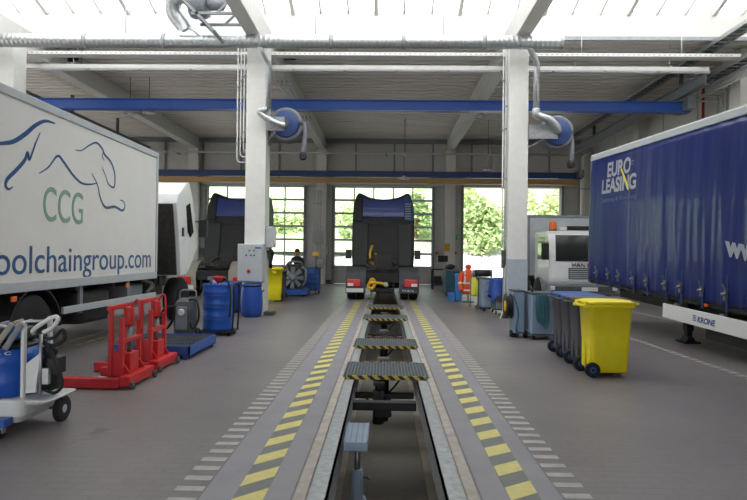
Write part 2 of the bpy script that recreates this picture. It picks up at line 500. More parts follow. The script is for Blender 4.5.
# side and back walls
m = MB(); m.bx(XR, XR + .3, YB, YF + .3, 0, 11)
wr = struct(m.build('wall_right', 'wall_white'), 'pale right hand wall with pipes and pilasters')
m = MB()
for y in (9.9, 16.95, 23.6, 30.05): m.bx(XR - .35, XR - .001, y - .25, y + .25, 0, 7.7)
m.build('pilaster', 'wall_white', wr)
m = MB()
for y in (12, 14.7, 19.6, 22, 26.6): m.bx(XR - .03, XR - .001, y - .03, y + .03, 0, 7.7)
m.bx(XR - .03, XR - .001, YB, YF, 3.2, 3.26)
m.build('panel_joint', 'panel_grey', wr)
m = MB(); m.bx(XR - .06, XR - .002, 14.9, 16.4, 5.2, 6.5); m.build('wall_hatch_frame', 'light_grey', wr)
m = MB(); ys = [YB, .5, 5.6, 7.3, 12.4, 14.1, 19.2, 20.9, 26.0, YF + .3]  # unseen gateways, added so daylight reaches the ceiling and far end
for i in range(0, len(ys), 2): m.bx(XL - .3, XL, ys[i], ys[i + 1], 0, 5.2)
m.bx(XL - .3, XL, YB, YF + .3, 5.2, 11)
struct(m.build('wall_left', 'wall_white'), 'pale left hand wall with unseen gateways added to let daylight in')
m = MB()
for a, b in ((XL, -9.4), (-4.4, -2.6), (2.6, XR)): m.bx(a, b, YB - .3, YB, 0, 5.2)  # unseen openings behind the camera, added to bring in daylight
m.bx(XL, XR, YB - .3, YB, 5.2, 8.2)
struct(m.build('wall_back', 'wall_white'))

# roof: ribbed steel deck, rafters, skylight
def deck(y0, y1, name):
    m = MB(); prof = []; y = y0; p = .36
    while y < y1 - .01:
        prof += [(y, Z_SOFFIT), (y + p * .4, Z_SOFFIT), (y + p * .43, Z_SOFFIT + .17), (y + p * .94, Z_SOFFIT + .17)]; y += p
    prof.append((y1, Z_SOFFIT))
    n = len(prof)
    vs = [(XL - .3, a, b) for a, b in prof] + [(XR + .3, a, b) for a, b in prof]
    m.add(vs, [(i, i + 1, n + i + 1, n + i) for i in range(n - 1)])
    m.bx(XL - .3, XR + .3, y0, y1, Z_SOFFIT + .18, Z_SOFFIT + .4)
    return struct(m.build(name, 'deck_steel'), 'ribbed grey steel roof deck')
SKY0, SKY1 = 7.6, 15.95
deck(SKY1 + .1, YF + .3, 'ceiling'); deck(YB - .3, SKY0 - .1, 'ceiling_near')
sk = sroot('skylight', 'long white glazed skylight across the hall with thin bars')
ZS, ZR, YR = 8.4, 9.9, 11.8
MB().bx(XL, XR, SKY1, SKY1 + .1, Z_SOFFIT - .12, ZS + .05).bx(XL, XR, SKY0 - .1, SKY0, Z_SOFFIT - .12, ZS + .05).build('skylight_upstand', 'white_paint', sk)
MB().bx(XL, XR, SKY1 - .09, SKY1 - .002, Z_SOFFIT - .14, Z_SOFFIT - .04).build('upstand_flange', 'galvanised_dull', sk)
m = MB(); m.quad((XL, SKY1 + .1, ZS + .03), (XR, SKY1 + .1, ZS + .03), (XR, YR, ZR), (XL, YR, ZR)); m.quad((XL, YR, ZR), (XR, YR, ZR), (XR, SKY0 - .1, ZS + .03), (XL, SKY0 - .1, ZS + .03))
m.build('skylight_glazing', 'skylight_glass', sk)
m = MB(); k = 0; x = XL + .3
while x < XR:
    w, h = (.1, .14) if k % 3 == 0 else (.045, .08)
    m.bar((x, SKY1, ZS - .03), (x, YR, ZR - .06), w, h).bar((x, YR, ZR - .06), (x, SKY0, ZS - .03), w, h); x += .78; k += 1
m.build('glazing_bar', 'girder_white', sk)
for x, w in ((-3.4, .36), (3.4, .36), (-10.2, .42)):
    m = MB(); m.bx(x - w / 2, x + w / 2, YB, YF - .01, 7.12, Z_SOFFIT - .01)
    for y in (16.4, 20.2, 24.1, 27.9): m.cyl((x - w / 2 - .012, y, 7.45), (x + w / 2 + .012, y, 7.45), .055, n=12)
    struct(m.build('roof_beam', 'girder_white', bevel=.02), 'pale roof beam running the length of the hall')

# columns
def column(x0, x1, y0, y1, label, nm='column'):
    r = sroot(nm, label, ((x0 + x1) / 2, (y0 + y1) / 2, 0)); w, d = x1 - x0, y1 - y0
    MB().bx(-w / 2, w / 2, -d / 2, d / 2, 0, 7.119).build('column_shaft', 'white_paint', r, .015)
    return r
cl = column(-3.66, -3.13, 14.75, 15.3, 'white column carrying the control cabinet')
cr = column(3.16, 3.66, 14.75, 15.3, 'white column clad grey at its foot')
MB().bx(-.26, .26, -.295, .285, .0, 1.52).build('column_cladding', 'pale_grey_cladding', cr, .008)
MB().bx(-.36, .36, -.38, .36, .0, .07).build('column_foot_plate', 'dark_grey', cr, .008)
MB().bx(-.34, -.27, -.1, .12, 1.28, 1.75).build('switch_box', 'dark_grey', cr, .008)
MB().bx(.29, .55, -.45, -.1, .0, .09).build('column_foot_plate', 'dark_grey', cl, .008)
column(-10.4, -9.82, 14.75, 15.3, 'white column behind the lettered box truck')
for x in (-3.4, 3.4, -10.2):
    c = sroot('wall_column', 'grey column against the far wall', (x, YF - .25, 0))
    MB().bx(-.26, .26, -.24, .24, 0, 7.119).build('column_shaft', 'white_paint', c, .01)

# outside
struct(MB().bx(-60, 60, YF + .3, 120, -.2, -.02).bx(-60, 60, -40, YB - .3, -.2, -.02).bx(-60, XL - .3, YB - .3, YF + .3, -.2, -.02).build('ground_outside', 'yard'), 'sunlit pale yard outside the gates')  # near and left slabs are unseen, added to bounce daylight into the hall
m = MB(); nx, ny = 60, 16; vs = []
for j in range(ny + 1):
    for i in range(nx + 1):
        x = -50 + 100 * i / nx; t = j / ny; y = 43 + 40 * t
        vs.append((x, y + 1.5 * sin(x * .3) * (1 - t), 1.7 + 14 * t ** .8 + .4 * sin(x * .7 + j) * (t > 0)))
m.add(vs, [(j * (nx + 1) + i, j * (nx + 1) + i + 1, (j + 1) * (nx + 1) + i + 1, (j + 1) * (nx + 1) + i) for j in range(ny) for i in range(nx)], True)
struct(MB().prism([(37, -.15), (43.5, 1.9), (43.5, -.3), (37, -.3)], 'X', -50, 50).build('bank_outside', 'yard'), 'pale gravel bank rising behind the yard')
struct(m.build('hill_outside', 'hill_grass'), 'green bank behind the yard')

def bush(x, y, z, rx, ry, rz, n, mat, label, s=.28):
    t = thing('leafy_bush', label, 'bush', (x, y, z), 0, 'bushes on the bank outside')
    m = MB(); rr = random.Random(int(x * 31 + y * 7))
    lumps = [(rr.uniform(-.6, .6) * rx, rr.uniform(-.6, .6) * ry, rr.uniform(.35, 1.25) * rz, rr.uniform(.4, .6)) for _ in range(9)]
    for _ in range(n):
        cx_, cy_, cz_, q = rr.choice(lumps)
        d = Vector((rr.gauss(0, 1), rr.gauss(0, 1), rr.gauss(0, 1))).normalized() * (rr.random() ** .4)
        p = Vector((cx_ + d.x * rx * q, cy_ + d.y * ry * q, max(.1, cz_ + d.z * rz * q)))
        a = Vector((rr.gauss(0, 1), rr.gauss(0, 1), rr.gauss(0, .6))).normalized() * s * rr.uniform(.6, 1.2); b = a.cross(Vector((rr.gauss(0, 1), rr.gauss(0, 1), rr.gauss(0, 1))).normalized()).normalized() * s * .4
        m.quad(p - a, p + b, p + a, p - b)
    m.build('foliage', mat, t)
    m = MB()
    for _ in range(5): m.tube(smooth_path([(0, 0, -.3), (rr.uniform(-.3, .3) * rx, rr.uniform(-.3, .3) * ry, rz * .5), (rr.uniform(-.6, .6) * rx, rr.uniform(-.5, .5) * ry, rz)], 3), .06, 5)
    m.build('stem', 'rusty', t)
bush(7.2, 43.5, 1.7, 2.4, 1.6, 2.6, 2200, 'leaf_mid', 'full green bush outside the open gateway, just beside the column')
bush(6.2, 48.5, 4.2, 1.8, 1.6, 2.4, 1600, 'leaf_light', 'pale green bush higher on the bank seen through the open gateway')
bush(12.6, 45.5, 2.6, 2.4, 1.8, 3.0, 1800, 'leaf_light', 'pale bush outside seen just right of the column')
bush(-2.6, 45, 2.0, 2.2, 1.6, 2.2, 900, 'leaf_light', 'pale bush outside behind the gate left of the tractor cab')
bush(2.4, 46, 2.6, 1.7, 1.6, 2.6, 1200, 'leaf_mid', 'green bush outside behind the gate right of the tractor cab')
bush(-7.6, 45, 2.0, 2.6, 1.6, 2.2, 1000, 'leaf_light', 'pale bush outside behind the left gate')
# ------------------------------------------------------------------ light: bright day outside
sun = bpy.data.lights.new('sun', 'SUN'); sun.energy = 9.0; sun.angle = radians(2); sun.color = (1, .97, .92)
so = bpy.data.objects.new('sun', sun); COL.objects.link(so); so.rotation_euler = (radians(38), 0, radians(-28))
w = bpy.data.worlds.new('sky'); scene.world = w; w.use_nodes = True
nt = w.node_tree; bg = nt.nodes['Background']
bg.inputs['Color'].default_value = (.93, .97, 1.0, 1); bg.inputs['Strength'].default_value = 2.6
scene.view_settings.view_transform = 'Standard'; scene.view_settings.look = 'None'
scene.view_settings.gamma = 1; scene.view_settings.exposure = 0.0; scene.view_settings.use_curve_mapping = False
scene.cycles.use_denoising = True
# ================================================================== SERVICES UNDER THE ROOF
# spiral duct with its drops
YD, ZD, RD = 14.2, 6.91, .165
t = thing('ventilation_duct', 'long galvanised round duct crossing the hall in front of the columns', 'duct', (0, YD, ZD))
m = MB(); prof = []; x = XL + .05; rib = .12
while x < 4.2: prof += [(RD, x), (RD, x + rib - .014), (RD + .0025, x + rib - .007)]; x += rib
prof.append((RD, x)); m.lathe(prof, n=20, axis='X'); m.lathe([(RD + .015, x - .02), (RD + .015, x + .05), (RD - .01, x + .06)], n=20, axis='X')
m.build('duct_main', 'galvanised', t)
m = MB()
for x in (-12, -7.6, -5.6, -1.4, .4, 2.4): m.lathe([(RD + .012, x - .05), (RD + .012, x + .05)], n=20, axis='X')
m.each('duct_collar', 'galvanised_dull', t)
m = MB()
for x in (-11, -6.6, -1.8, 1.4): m.cyl((x, 0, RD), (x, 0, Z_SOFFIT + .5 - ZD), .012, n=6)
m.each('hanger_rod', 'conduit', t)
for x0, x1, zb in ((-3.2, -3.02, 5.28), (3.55, 3.78, 5.3), (-9.95, -10.1, 5.5)):
    m = MB(); y1 = .33
    m.tube(smooth_path([(x0, .02, -.12), (x0 + (x1 - x0) * .3, .06, -.25), (x1, .22, -.48), (x1, .26, -.62)], 4) + [(x1, .26, zb - ZD)], .075, 14)
    m.build('drop_pipe', 'galvanised', t)
# breeches piece up to the fan
m = MB()
m.loft([(.72, .32, -.02, .14, -4.92, 0), (.66, .32, .1, .14, -4.95, 0), (.4, .38, .3, .17, -5.04, 0)], True)
m.tube(smooth_path([(-5.02, 0, .22), (-5.14, -.02, .42), (-5.32, -.1, .66), (-5.3, -.22, .92), (-5.05, -.32, 1.05), (-4.75, -.36, 1.02)], 5), .2, 16)
m.build('fan_branch', 'galvanised', t)

t = thing('exhaust_fan', 'grey exhaust fan on a steel bracket up under the skylight', 'fan', (-4.22, 13.62, 7.5))
m = MB(); m.lathe([(.1, -.2), (.38, -.18), (.4, -.12), (.4, .12), (.38, .18), (.1, .2)], (-.35, 0, .15), 22, 'X'); m.bx(-.5, -.2, -.1, .45, -.05, .2)
m.build('fan_housing', 'mid_grey', t)
m = MB(); m.lathe([(.12, 0), (.16, .03), (.16, .36), (.1, .42)], (-.12, 0, .1), 18, 'X'); m.bx(.0, .14, -.09, .09, .22, .34)
m.build('fan_motor', 'mid_grey', t)
m = MB()
for y in (-.35, .32):
    m.bar((-.85, y, .3), (.15, y, -.7), .05, .06).bar((-.4, y, -.28), (.75, y, -.28), .05, .06)
    m.bar((.75, y, -.28), (.75, y, .6), .05, .06).bar((.2, y, -.28), (.75, y, .25), .04, .05)
m.bar((.15, -.35, -.7), (.15, .35, -.7), .05, .06).bar((.75, -.35, -.28), (.9, .5, -.28), .05, .05)
m.build('fan_bracket', 'frame_grey', t)

# lighting trunking and cable tray
t = thing('light_trunking', 'long white lighting trunking hanging level across the hall', 'light', (0, 16.5, 6.98))
MB().bx(-10.75, 9.2, -.09, .09, -.05, .08).build('trunking', 'white_paint', t, .01)
m = MB(); x = -10.2
while x < 9: m.bx(x, x + 1.44, -.06, .06, -.075, -.051); x += 1.5
m.each('lamp_diffuser', 'white_lacquer', t)
m = MB()
for x in (-9.2, -6.0, -1.2, .6, 2.3, 5.4, 8.1): m.cyl((x, 0, .08), (x, 0, Z_SOFFIT + .05 - 6.98), .01, n=6); m.bx(x - .02, x + .02, -.1, .1, .075, .1)
m.each('hanger_rod', 'conduit', t)
t = thing('cable_tray', 'perforated white cable tray running across just behind the columns', 'cable tray', (0, 15.62, 7.02))
m = MB(); m.bx(-10.6, 9.5, -.14, .14, 0, .008).bx(-10.6, 9.5, -.145, -.135, 0, .085).bx(-10.6, 9.5, .135, .145, 0, .085)
m.build('tray_channel', 'white_paint', t)
m = MB()
for k in range(145): x = -10.5 + .137 * k; m.bx(x, x + .05, -.147, -.144, .03, .05)
m.build('tray_slots', 'mid_grey', t)
m = MB()
for x in (-8.6, -5.2, -1.0, 1.6, 5.3, 8.0): m.cyl((x, .0, .0), (x, 0, Z_SOFFIT + .05 - 7.02), .01, n=6)
m.each('hanger_rod', 'conduit', t)

# overhead cranes
def crane(Y, z0, z1, x0, x1, mat, label, w=.3):
    t = thing('overhead_crane', label, 'crane', (0, Y, z0)); h = z1 - z0
    MB().bx(x0, x1, -w * .3, w * .3, 0, h).bx(x0, x1, -w / 2, w / 2, -.001, .03).bx(x0, x1, -w / 2, w / 2, h - .03, h + .001).build('girder', mat, t)
    for x in (x0, x1 - .25):
        MB().bx(x, x + .25, -.45, .45, h * .1, h + .1).build('end_carriage', 'frame_grey', t, .01)
    m = MB(); m.bx(x0, x1, w / 2 + .03, w / 2 + .07, h - .1, h - .05); m.build('conductor_rail', 'conduit', t)
    m = MB()
    for k in range(8):
        x = x0 + .6 + (x1 - x0 - 1.2) * k / 7; m.bx(x - .02, x + .02, w / 2, w / 2 + .07, h - .09, h - .03)
    m.each('rail_clip', 'dark_grey', t)
    return t
crane(18.3, 6.21, 6.54, -12.5, 9.6, 'crane_blue', 'bright blue crane girder spanning the hall behind the columns')
c2 = crane(27.6, 5.34, 5.62, -12.5, 9.4, 'crane_dark_blue', 'darker blue crane girder in front of the far gates', .24)
MB().bx(-12.2, 9.2, -.1, .12, -.30, -.06).build('timber_bumper', 'ochre_paint', c2, .01)
for x, y0, y1 in ((-12.4, 14.7, 29.6), (9.42, 17.0, 29.2)):
    t = thing('crane_rail', ('grey crane runway beam along the right wall', 'grey crane runway beam beyond the box truck')[x < 0], 'crane rail', (x, 0, 6.1))
    MB().bx(-.1, .1, y0, y1, .62, .65).bx(-.02, .02, y0, y1, .65, .95).bx(-.1, .1, y0, y1, .95, .98).build('runway_beam', 'frame_grey', t)
    m = MB(); sx = 1 if x > 0 else -1
    for y in (18.4, 22.2, 26.0): m.bx(-.05, .05, y - .05, y + .05, .98, Z_SOFFIT - .004 - 6.1)
    m.each('runway_bracket', 'dark_grey', t)

# pipes along the far wall, pipes beside columns
t = thing('wall_pipe', 'pale pipe running level across the top of the far wall', 'pipe', (0, 29.4, 6.82))
m = MB(); m.cyl((-14, 0, 0), (10.3, 0, 0), .055, n=10); m.build('pipe', 'conduit', t)
m = MB()
for x in (-11, -7.2, 0, 6.8): m.bx(x - .03, x + .03, -.06, .78, -.03, .03)
m.each('pipe_clip', 'frame_grey', t)
for k in range(4):
    x = -3.955 + .085 * k; zb = 4.0 + .14 * k if k < 3 else 4.6
    t = thing('conduit_pipe', ['outermost thin conduit pipe left of the left column', 'second thin conduit pipe from the outside, left of the left column', 'third thin conduit pipe from the outside, left of the left column', 'innermost thin conduit pipe, right against the left column'][k], 'pipe', (x, 15.02, zb), group='conduits beside the left column')
    pts = [(0, 0, 7.1 - zb), (0, 0, .1), (.03, 0, .02), (.1, 0, 0), (-3.665 - x, 0, 0)]
    MB().tube(pts, .019, 8).build('pipe', 'conduit', t)
    m = MB(); 
    for z in (.5, 1.4, 2.0): m.bx(-.03, .03, -.03, .03, z, z + .04)
    m.each('pipe_clip', 'galvanised_dull', t)
for k in range(2):
    t = thing('conduit_pipe', ['thin pale pipe farther from the column face, left edge of the right column', 'thin pale pipe hugging the left edge of the right column'][k], 'pipe', (3.05 + .065 * k, 14.95, .5 if k else 1.76), group='conduits beside the right column')
    z0 = .5 if k else 1.76
    MB().tube([(0, 0, 7.05 - z0), (0, 0, 0.0)] if k else [(0, 0, 7.05 - z0), (0, 0, .08), (-.05, 0, .0), (-.12, .02, 0)], .02, 8).build('pipe', 'conduit', t)
    m = MB()
    for z in (1.6, 3.1, 4.4, 5.0): m.bx(-.03, .04, -.025, .03, z, z + .035)
    m.each('pipe_clip', 'galvanised_dull', t)
for k in range(4):
    t = thing('conduit_pipe', ['leftmost of the four slim pipes hanging below the left roof beam', 'second from left of the four slim pipes below the left roof beam', 'third from left of the four slim pipes below the left roof beam', 'rightmost of the four slim pipes hanging below the left roof beam'][k], 'pipe', (-3.5 + .14 * k, 17.2, 6.98), group='conduits below the left roof beam')
    MB().tube([(0, -.6, .12), (0, -.1, .1), (0, 0, 0), (0, 7.4, 0)], .02, 8).build('pipe', 'conduit', t)
    m = MB()
    for y in (.9, 3.2, 5.6): m.bx(-.03, .03, y, y + .04, -.03, .139)
    m.each('pipe_clip', 'galvanised_dull', t)

# services on the right wall
for nm, x, z, label in (('cable_ladder', 9.1, 7.45, 'upper cable ladder running along below the roof by the right wall'), ('cable_ladder', 9.78, 6.98, 'lower cable ladder running along nearer the right wall')):
    t = thing(nm, label, 'cable tray', (x, 0, z))
    m = MB(); m.bx(-.2, -.17, 8, 29.5, 0, .1).bx(.17, .2, 8, 29.5, 0, .1); m.build('side_rail', 'galvanised', t)
    m = MB(); y = 8.1
    while y < 29.4: m.bx(-.169, .169, y, y + .03, .015, .035); y += .3
    m.each('rung', 'galvanised_dull', t)
    m = MB(); rr = random.Random(3)
    for k in range(7): xx = -.14 + .045 * k; m.tube([(xx, 8, .05 + .02 * rr.random())] + [(xx + rr.uniform(-.01, .01), 8 + q * 3.0, .055 + rr.uniform(0, .02)) for q in range(1, 8)], .017, 6)
    m.build('cable_bundle', 'dark_grey', t)
    m = MB()
    for y in (10.5, 14, 19, 22, 26): m.cyl((-.185, y, .08), (-.185, y, Z_SOFFIT + .3 - z if y > 16 else 2.2), .01, n=6); m.cyl((.185, y, .08), (.185, y, Z_SOFFIT + .3 - z if y > 16 else 2.2), .01, n=6)
    m.each('hanger_rod', 'conduit', t)
ordw = ['nearest', 'second nearest', 'middle', 'second farthest', 'farthest']
for k in range(5):
    y = 17.45 + .22 * k
    t = thing('riser_pipe', f'{ordw[k]} of the five pale riser pipes on the right wall', 'pipe', (10.52, y, .0), group='riser pipes on the right wall')
    m = MB(); z = 7.0 - .1 * k
    m.tube(smooth_path([(0, 0, .02), (0, 0, z - .3), (0, 0, z - .1), (-.07, 0, z), (-.3, 0, z)], 3) + [(-.42 - .06 * k, 0, z)], .03, 8)
    m.tube([(-.42 - .06 * k, .0, z), (-.48 - .06 * k, -.05, z), (-.48 - .06 * k, -7.5, z)], .028, 8)
    m.build('pipe', 'conduit', t)
    m = MB()
    for z in (1.5, 3.4, 5.2): m.bx(-.05, .075, -.045, .045, z, z + .05)
    m.each('pipe_clip', 'galvanised_dull', t)
t = thing('sprinkler_pipe', 'dark red vertical pipe on the right wall', 'pipe', (10.5, 19.1, 0))
MB().cyl((0, 0, .02), (0, 0, 7.6), .045, n=12).build('pipe', 'red_paint', t)
m = MB()
for z in (2, 4.2, 6): m.bx(-.06, .095, -.06, .06, z, z + .06)
m.each('pipe_clip', 'dark_grey', t)
t = thing('downpipe', 'white downpipe in the far right corner of the hall', 'pipe', (9.95, 29.0, 0))
MB().tube([(0, 0, .02), (0, 0, 6.6), (.1, 0, 6.75), (.5, 0, 6.9)], .1, 12).build('pipe', 'white_paint', t)
m = MB()
for z in (1.2, 3, 5): m.bx(-.11, .5, -.11, .11, z, z + .05)
m.each('pipe_clip', 'galvanised_dull', t)

# high-bay lamps and floodlights
first = None
for px, py, Y, lab in ((130, 114, 20, 'small round high bay lamp, left one of the pair by the left roof beam'), (149, 113, 20, 'small round high bay lamp, right one of the pair by the left roof beam'),
                  (481, 117, 21, 'small round high bay lamp beside the right roof beam'), (405.5, 156, 25.5, 'small round high bay lamp above the tractor cab'), (488, 170, 26, 'small round high bay lamp above the open gateway'), (404, 179, 26, 'small round high bay lamp hanging lowest above the tractor')):
    p = at_y(px, py, Y); L_ = Z_SOFFIT + .05 - p.z
    t = thing('high_bay_lamp', lab, 'lamp', p, 0, 'high bay lamps under the roof')
    MB().lathe([(.03, .16), (.08, .14), (.22, .02), (.23, 0), (.2, .0), (.05, .1)], n=18).build('lamp_shade', 'light_grey', t)
    MB().ball((0, 0, .02), (.08, .08, .06), 10, 6).build('lamp_bulb', 'white_lacquer', t)
    MB().cyl((0, 0, .14), (0, 0, L_), .012, n=6).build('lamp_rod', 'dark_grey', t)
for px, py, lab in ((290.5, 58, 'grey floodlight beside the left roof beam'), (75, 60, 'grey floodlight beside the far left roof beam')):
    p = at_y(px, py, 17.0); t = thing('spotlight', lab, 'lamp', p)
    MB().bx(-.2, .2, -.1, .08, -.12, .12).build('lamp_housing', 'mid_grey', t, .03)
    MB().bx(-.17, .17, -.11, -.101, -.09, .09).build('lamp_glass', 'screen_dark', t)
    MB().bar((-.22, 0, 0), (-.22, 0, .35), .02, .03).bar((.22, 0, 0), (.22, 0, .35), .02, .03).bar((-.22, 0, .35), (.22, 0, .35), .03, .02).cyl((0, 0, .35), (0, 0, Z_SOFFIT - p.z + .1), .012, n=6).build('lamp_yoke', 'galvanised_dull', t)

# exhaust hose reels on the columns
def reel(colx, cx, cz, label):
    """drum facing the aisle; colx: face of the column that carries it"""
    t = thing('hose_reel', label, 'hose reel', (cx, 15.05, cz)); dx = colx - cx
    m = MB(); m.lathe([(.06, -.28), (.33, -.28), (.345, -.27), (.345, -.25), (.06, -.25)], n=28, axis='Y'); m.lathe([(.06, .22), (.385, .22), (.385, .25), (.06, .25)], n=28, axis='Y')
    m.each('drum_flange', 'crane_dark_blue', t)
    m = MB(); m.lathe([(.1, -.32), (.1, .3)], n=16, axis='Y'); m.bx(-.16, -.06, -.3, -.27, -.12, .12); m.build('drum_hub', 'dark_grey', t)
    m = MB(); pts = []
    for i in range(20 * 5 + 1):
        a = 2 * pi * i / 20; pts.append((.375 * cos(a), -.2 + .38 * i / 100, .375 * sin(a)))
    m.tube(pts, .07, 10)
    m.tube(smooth_path([(.43, .1, .1), (.46, .05, -.2), (.45, 0, -.5), (.43, 0, -.72)], 5), .07, 10)
    m.build('exhaust_hose', 'hose_grey', t)
    m = MB(); m.lathe([(.06, -.9), (.095, -.86), (.095, -.76), (.07, -.7)], (.43, 0, 0), 14); m.bx(.37, .5, -.13, -.06, -.88, -.78)
    m.build('hose_nozzle', 'black_plastic', t)
    m = MB()
    m.bx(min(dx, -.1) + .002, -.02, -.36, -.33, -.2, .16); m.bar((dx + .004, -.1, .1), (-.08, -.33, .1), .05, .05).bar((dx + .004, -.1, -.4), (-.08, -.33, -.05), .05, .05)
    m.bx(dx + .004, dx + .03, -.2, .2, -.5, .2).bar((dx + .01, .1, -.38), (-.05, .32, 0), .05, .05)
    m.build('reel_bracket', 'galvanised_dull', t)
    return t
t = reel(-3.13, -2.63, 4.98, 'blue exhaust hose reel on the left column')
MB().tube(smooth_path([(-.4, -.6, .29), (-.62, -.56, .24), (-.5, -.55, .12), (-.3, -.5, .0), (-.12, -.42, -.06), (-.02, -.36, -.06)], 5), .085, 14).build('suction_pipe', 'galvanised', t)
t = reel(3.66, 4.42, 4.82, 'blue exhaust hose reel on the right column')
MB().tube(smooth_path([(-.64, -.6, .5), (-.64, -.6, .36), (-.5, -.58, .3), (-.3, -.52, .25), (-.08, -.45, .08), (-.02, -.36, -.02)], 5), .1, 14).build('suction_pipe', 'galvanised', t)

# fittings on the far wall columns
def wallbox(px0, py0, px1, py1, Y, mat, name, label, cat, d=.2):
    a, b = at_y(px0, py1, Y), at_y(px1, py0, Y)
    t = thing(name, label, cat, ((a.x + b.x) / 2, Y, a.z)); w, h = (b.x - a.x) / 2, b.z - a.z
    MB().bx(-w, w, 0, d, 0, h).build('housing', mat, t, .01)
    MB().bx(-w * .85, w * .85, -.012, 0, h * .07, h * .93).build('cover', mat, t, .004)
    return t, w, h
YW = 29.7
wallbox(312.5, 231, 323, 243, YW, 'light_grey', 'distribution_box', 'pale distribution box on the far column left of the tractor', 'electrical box', .21)
t, w, h = wallbox(311.5, 259.5, 324, 264.5, YW, 'light_grey', 'cable_box', 'flat pale cable box above the fire extinguisher', 'electrical box', .21)
wallbox(324.2, 247.5, 328.2, 255, 30.18, 'white_paint', 'notice_board', 'small white board just left of the middle gate', 'board', .2)
for i, px in enumerate((314.5, 317.5, 320.5)):
    a = at_y(px, 231, YW + .1); b = at_y(px, 190, YW + .1); c = at_y(px, 259.5, YW + .1); d = at_y(px, 243, YW + .1)
    t = thing('conduit_pipe', ['leftmost', 'middle', 'rightmost'][i] + ' of the three thin conduits on the far column left of the tractor', 'pipe', (a.x, YW + .11, c.z), 0, 'conduits on the far column')
    m = MB(); m.cyl((0, 0, a.z - c.z + .01), (0, 0, b.z - c.z), .022, n=8).cyl((0, 0, 0.01), (0, 0, d.z - c.z - .01), .022, n=8); m.build('pipe', 'conduit', t)
    MB().bx(-.03, .03, -.03, .05, (b.z - c.z) * .8, (b.z - c.z) * .8 + .04).build('pipe_clip', 'dark_grey', t)
a = at_y(316, 277.5, 29.65)
t = thing('fire_extinguisher', 'red fire extinguisher on the far column left of the tractor', 'fire extinguisher', (a.x, 29.75, a.z))
MB().lathe([(.05, 0), (.09, .02), (.09, .4), (.07, .46), (.03, .49), (.03, .53)], n=16).build('cylinder', 'red_paint', t)
MB().bx(-.03, .05, -.03, .03, .52, .58).bar((0, 0, .57), (-.12, -.02, .6), .02, .02).build('valve', 'black_plastic', t)
MB().tube(smooth_path([(.05, 0, .54), (.13, 0, .45), (.12, 0, .2)], 4), .014, 6).build('hose', 'dark_rubber', t)
MB().bx(-.1, .1, .06, .16, .1, .14).build('bracket', 'dark_grey', t)
t, w, h = wallbox(444, 243.5, 450, 251, YW, 'yellow_plastic', 'notice_sign', 'yellow notice on the far column right of the tractor', 'sign', .06)
for px0, px1, lab in ((434.5, 438.5, 'small red alarm box left of the yellow notice'), (453, 457.5, 'small red alarm box right of the yellow notice')):
    t, w, h = wallbox(px0, 250, px1, 256, 30.2, 'light_grey', 'alarm_box', lab, 'electrical box', .15)
    MB().bx(-w * .6, w * .6, -.02, -.012, h * .3, h * .7).build('call_button', 'red_paint', t)
a, b = at_y(452.5, 239.5, 30.1), at_y(459.5, 235, 30.1)
t = thing('exit_sign', 'green emergency exit sign beside the open gateway', 'sign', ((a.x + b.x) / 2, 30.1, a.z)); w, h = (b.x - a.x) / 2, b.z - a.z
MB().bx(-w, w, 0, .29, 0, h).build('sign_panel', 'exit_green', t, .005)
m = MB(); m.ball((-.02 * 1, -.012, h * .78), (.025, .008, .025), 8, 5); m.bar((-.02, -.01, h * .65), (-.06, -.01, h * .35), .012, .03).bar((-.06, -.01, h * .35), (-.0, -.01, h * .15), .012, .025).bar((-.06, -.01, h * .35), (-.13, -.01, h * .18), .012, .025)
m.bx(w * .45, w * .8, -.012, -.002, h * .15, h * .85); m.prism([(-w * .8, h * .5), (-w * .55, h * .75), (-w * .55, h * .25)], 'Y', -.012, -.002)
m.build('pictogram', 'letter_white', t)
# ================================================================== VEHICLES
def road_wheel(parent, x, y, r, w, side, name='wheel', twin=False):
    """tyre with a rim as its sub-part; side: +1/-1 = outward along x"""
    m = MB(); roller(m, (0, 0, 0), r, w, 'X', 28)
    if twin: m.T = Matrix.Translation((-side * (w + .04), 0, 0)); roller(m, (0, 0, 0), r, w, 'X', 28)
    o = m.build(name, 'dark_rubber', parent, loc=(x, y, r))
    m = MB(); m.lathe([(r * .61, w * .2), (r * .58, w * .42), (r * .5, w * .3), (r * .3, w * .18), (r * .22, w * .45), (r * .08, w * .5)] if side > 0 else [(r * .08, -w * .5), (r * .22, -w * .45), (r * .3, -w * .18), (r * .5, -w * .3), (r * .58, -w * .42), (r * .61, -w * .2)], n=24, axis='X')
    for k in range(8):
        a = 2 * pi * k / 8; s = side * w
        m.cyl((s * .25, r * .42 * cos(a), r * .42 * sin(a)), (s * .36, r * .42 * cos(a), r * .42 * sin(a)), .022, n=6)
    m.build('rim', 'mid_grey', o)
    return o

def block_man(name, mat, parent, o, w, h, t):
    """the three letters M A N drawn as strokes"""
    m = MB(); u = w / 3.5; y = o[1]
    def st(pts): 
        for a, b in zip(pts, pts[1:]): m.bar((o[0] + a[0] * u, y, o[2] + a[1] * h), (o[0] + b[0] * u, y, o[2] + b[1] * h), .006, t)
    st([(0, 0), (0, 1), (.5, .3), (1, 1), (1, 0)]); st([(1.25, 0), (1.7, 1), (2.15, 0)]); st([(1.42, .35), (1.98, .35)]); st([(2.45, 0), (2.45, 1), (3.35, 0), (3.35, 1)])
    return m.build(name, mat, parent)
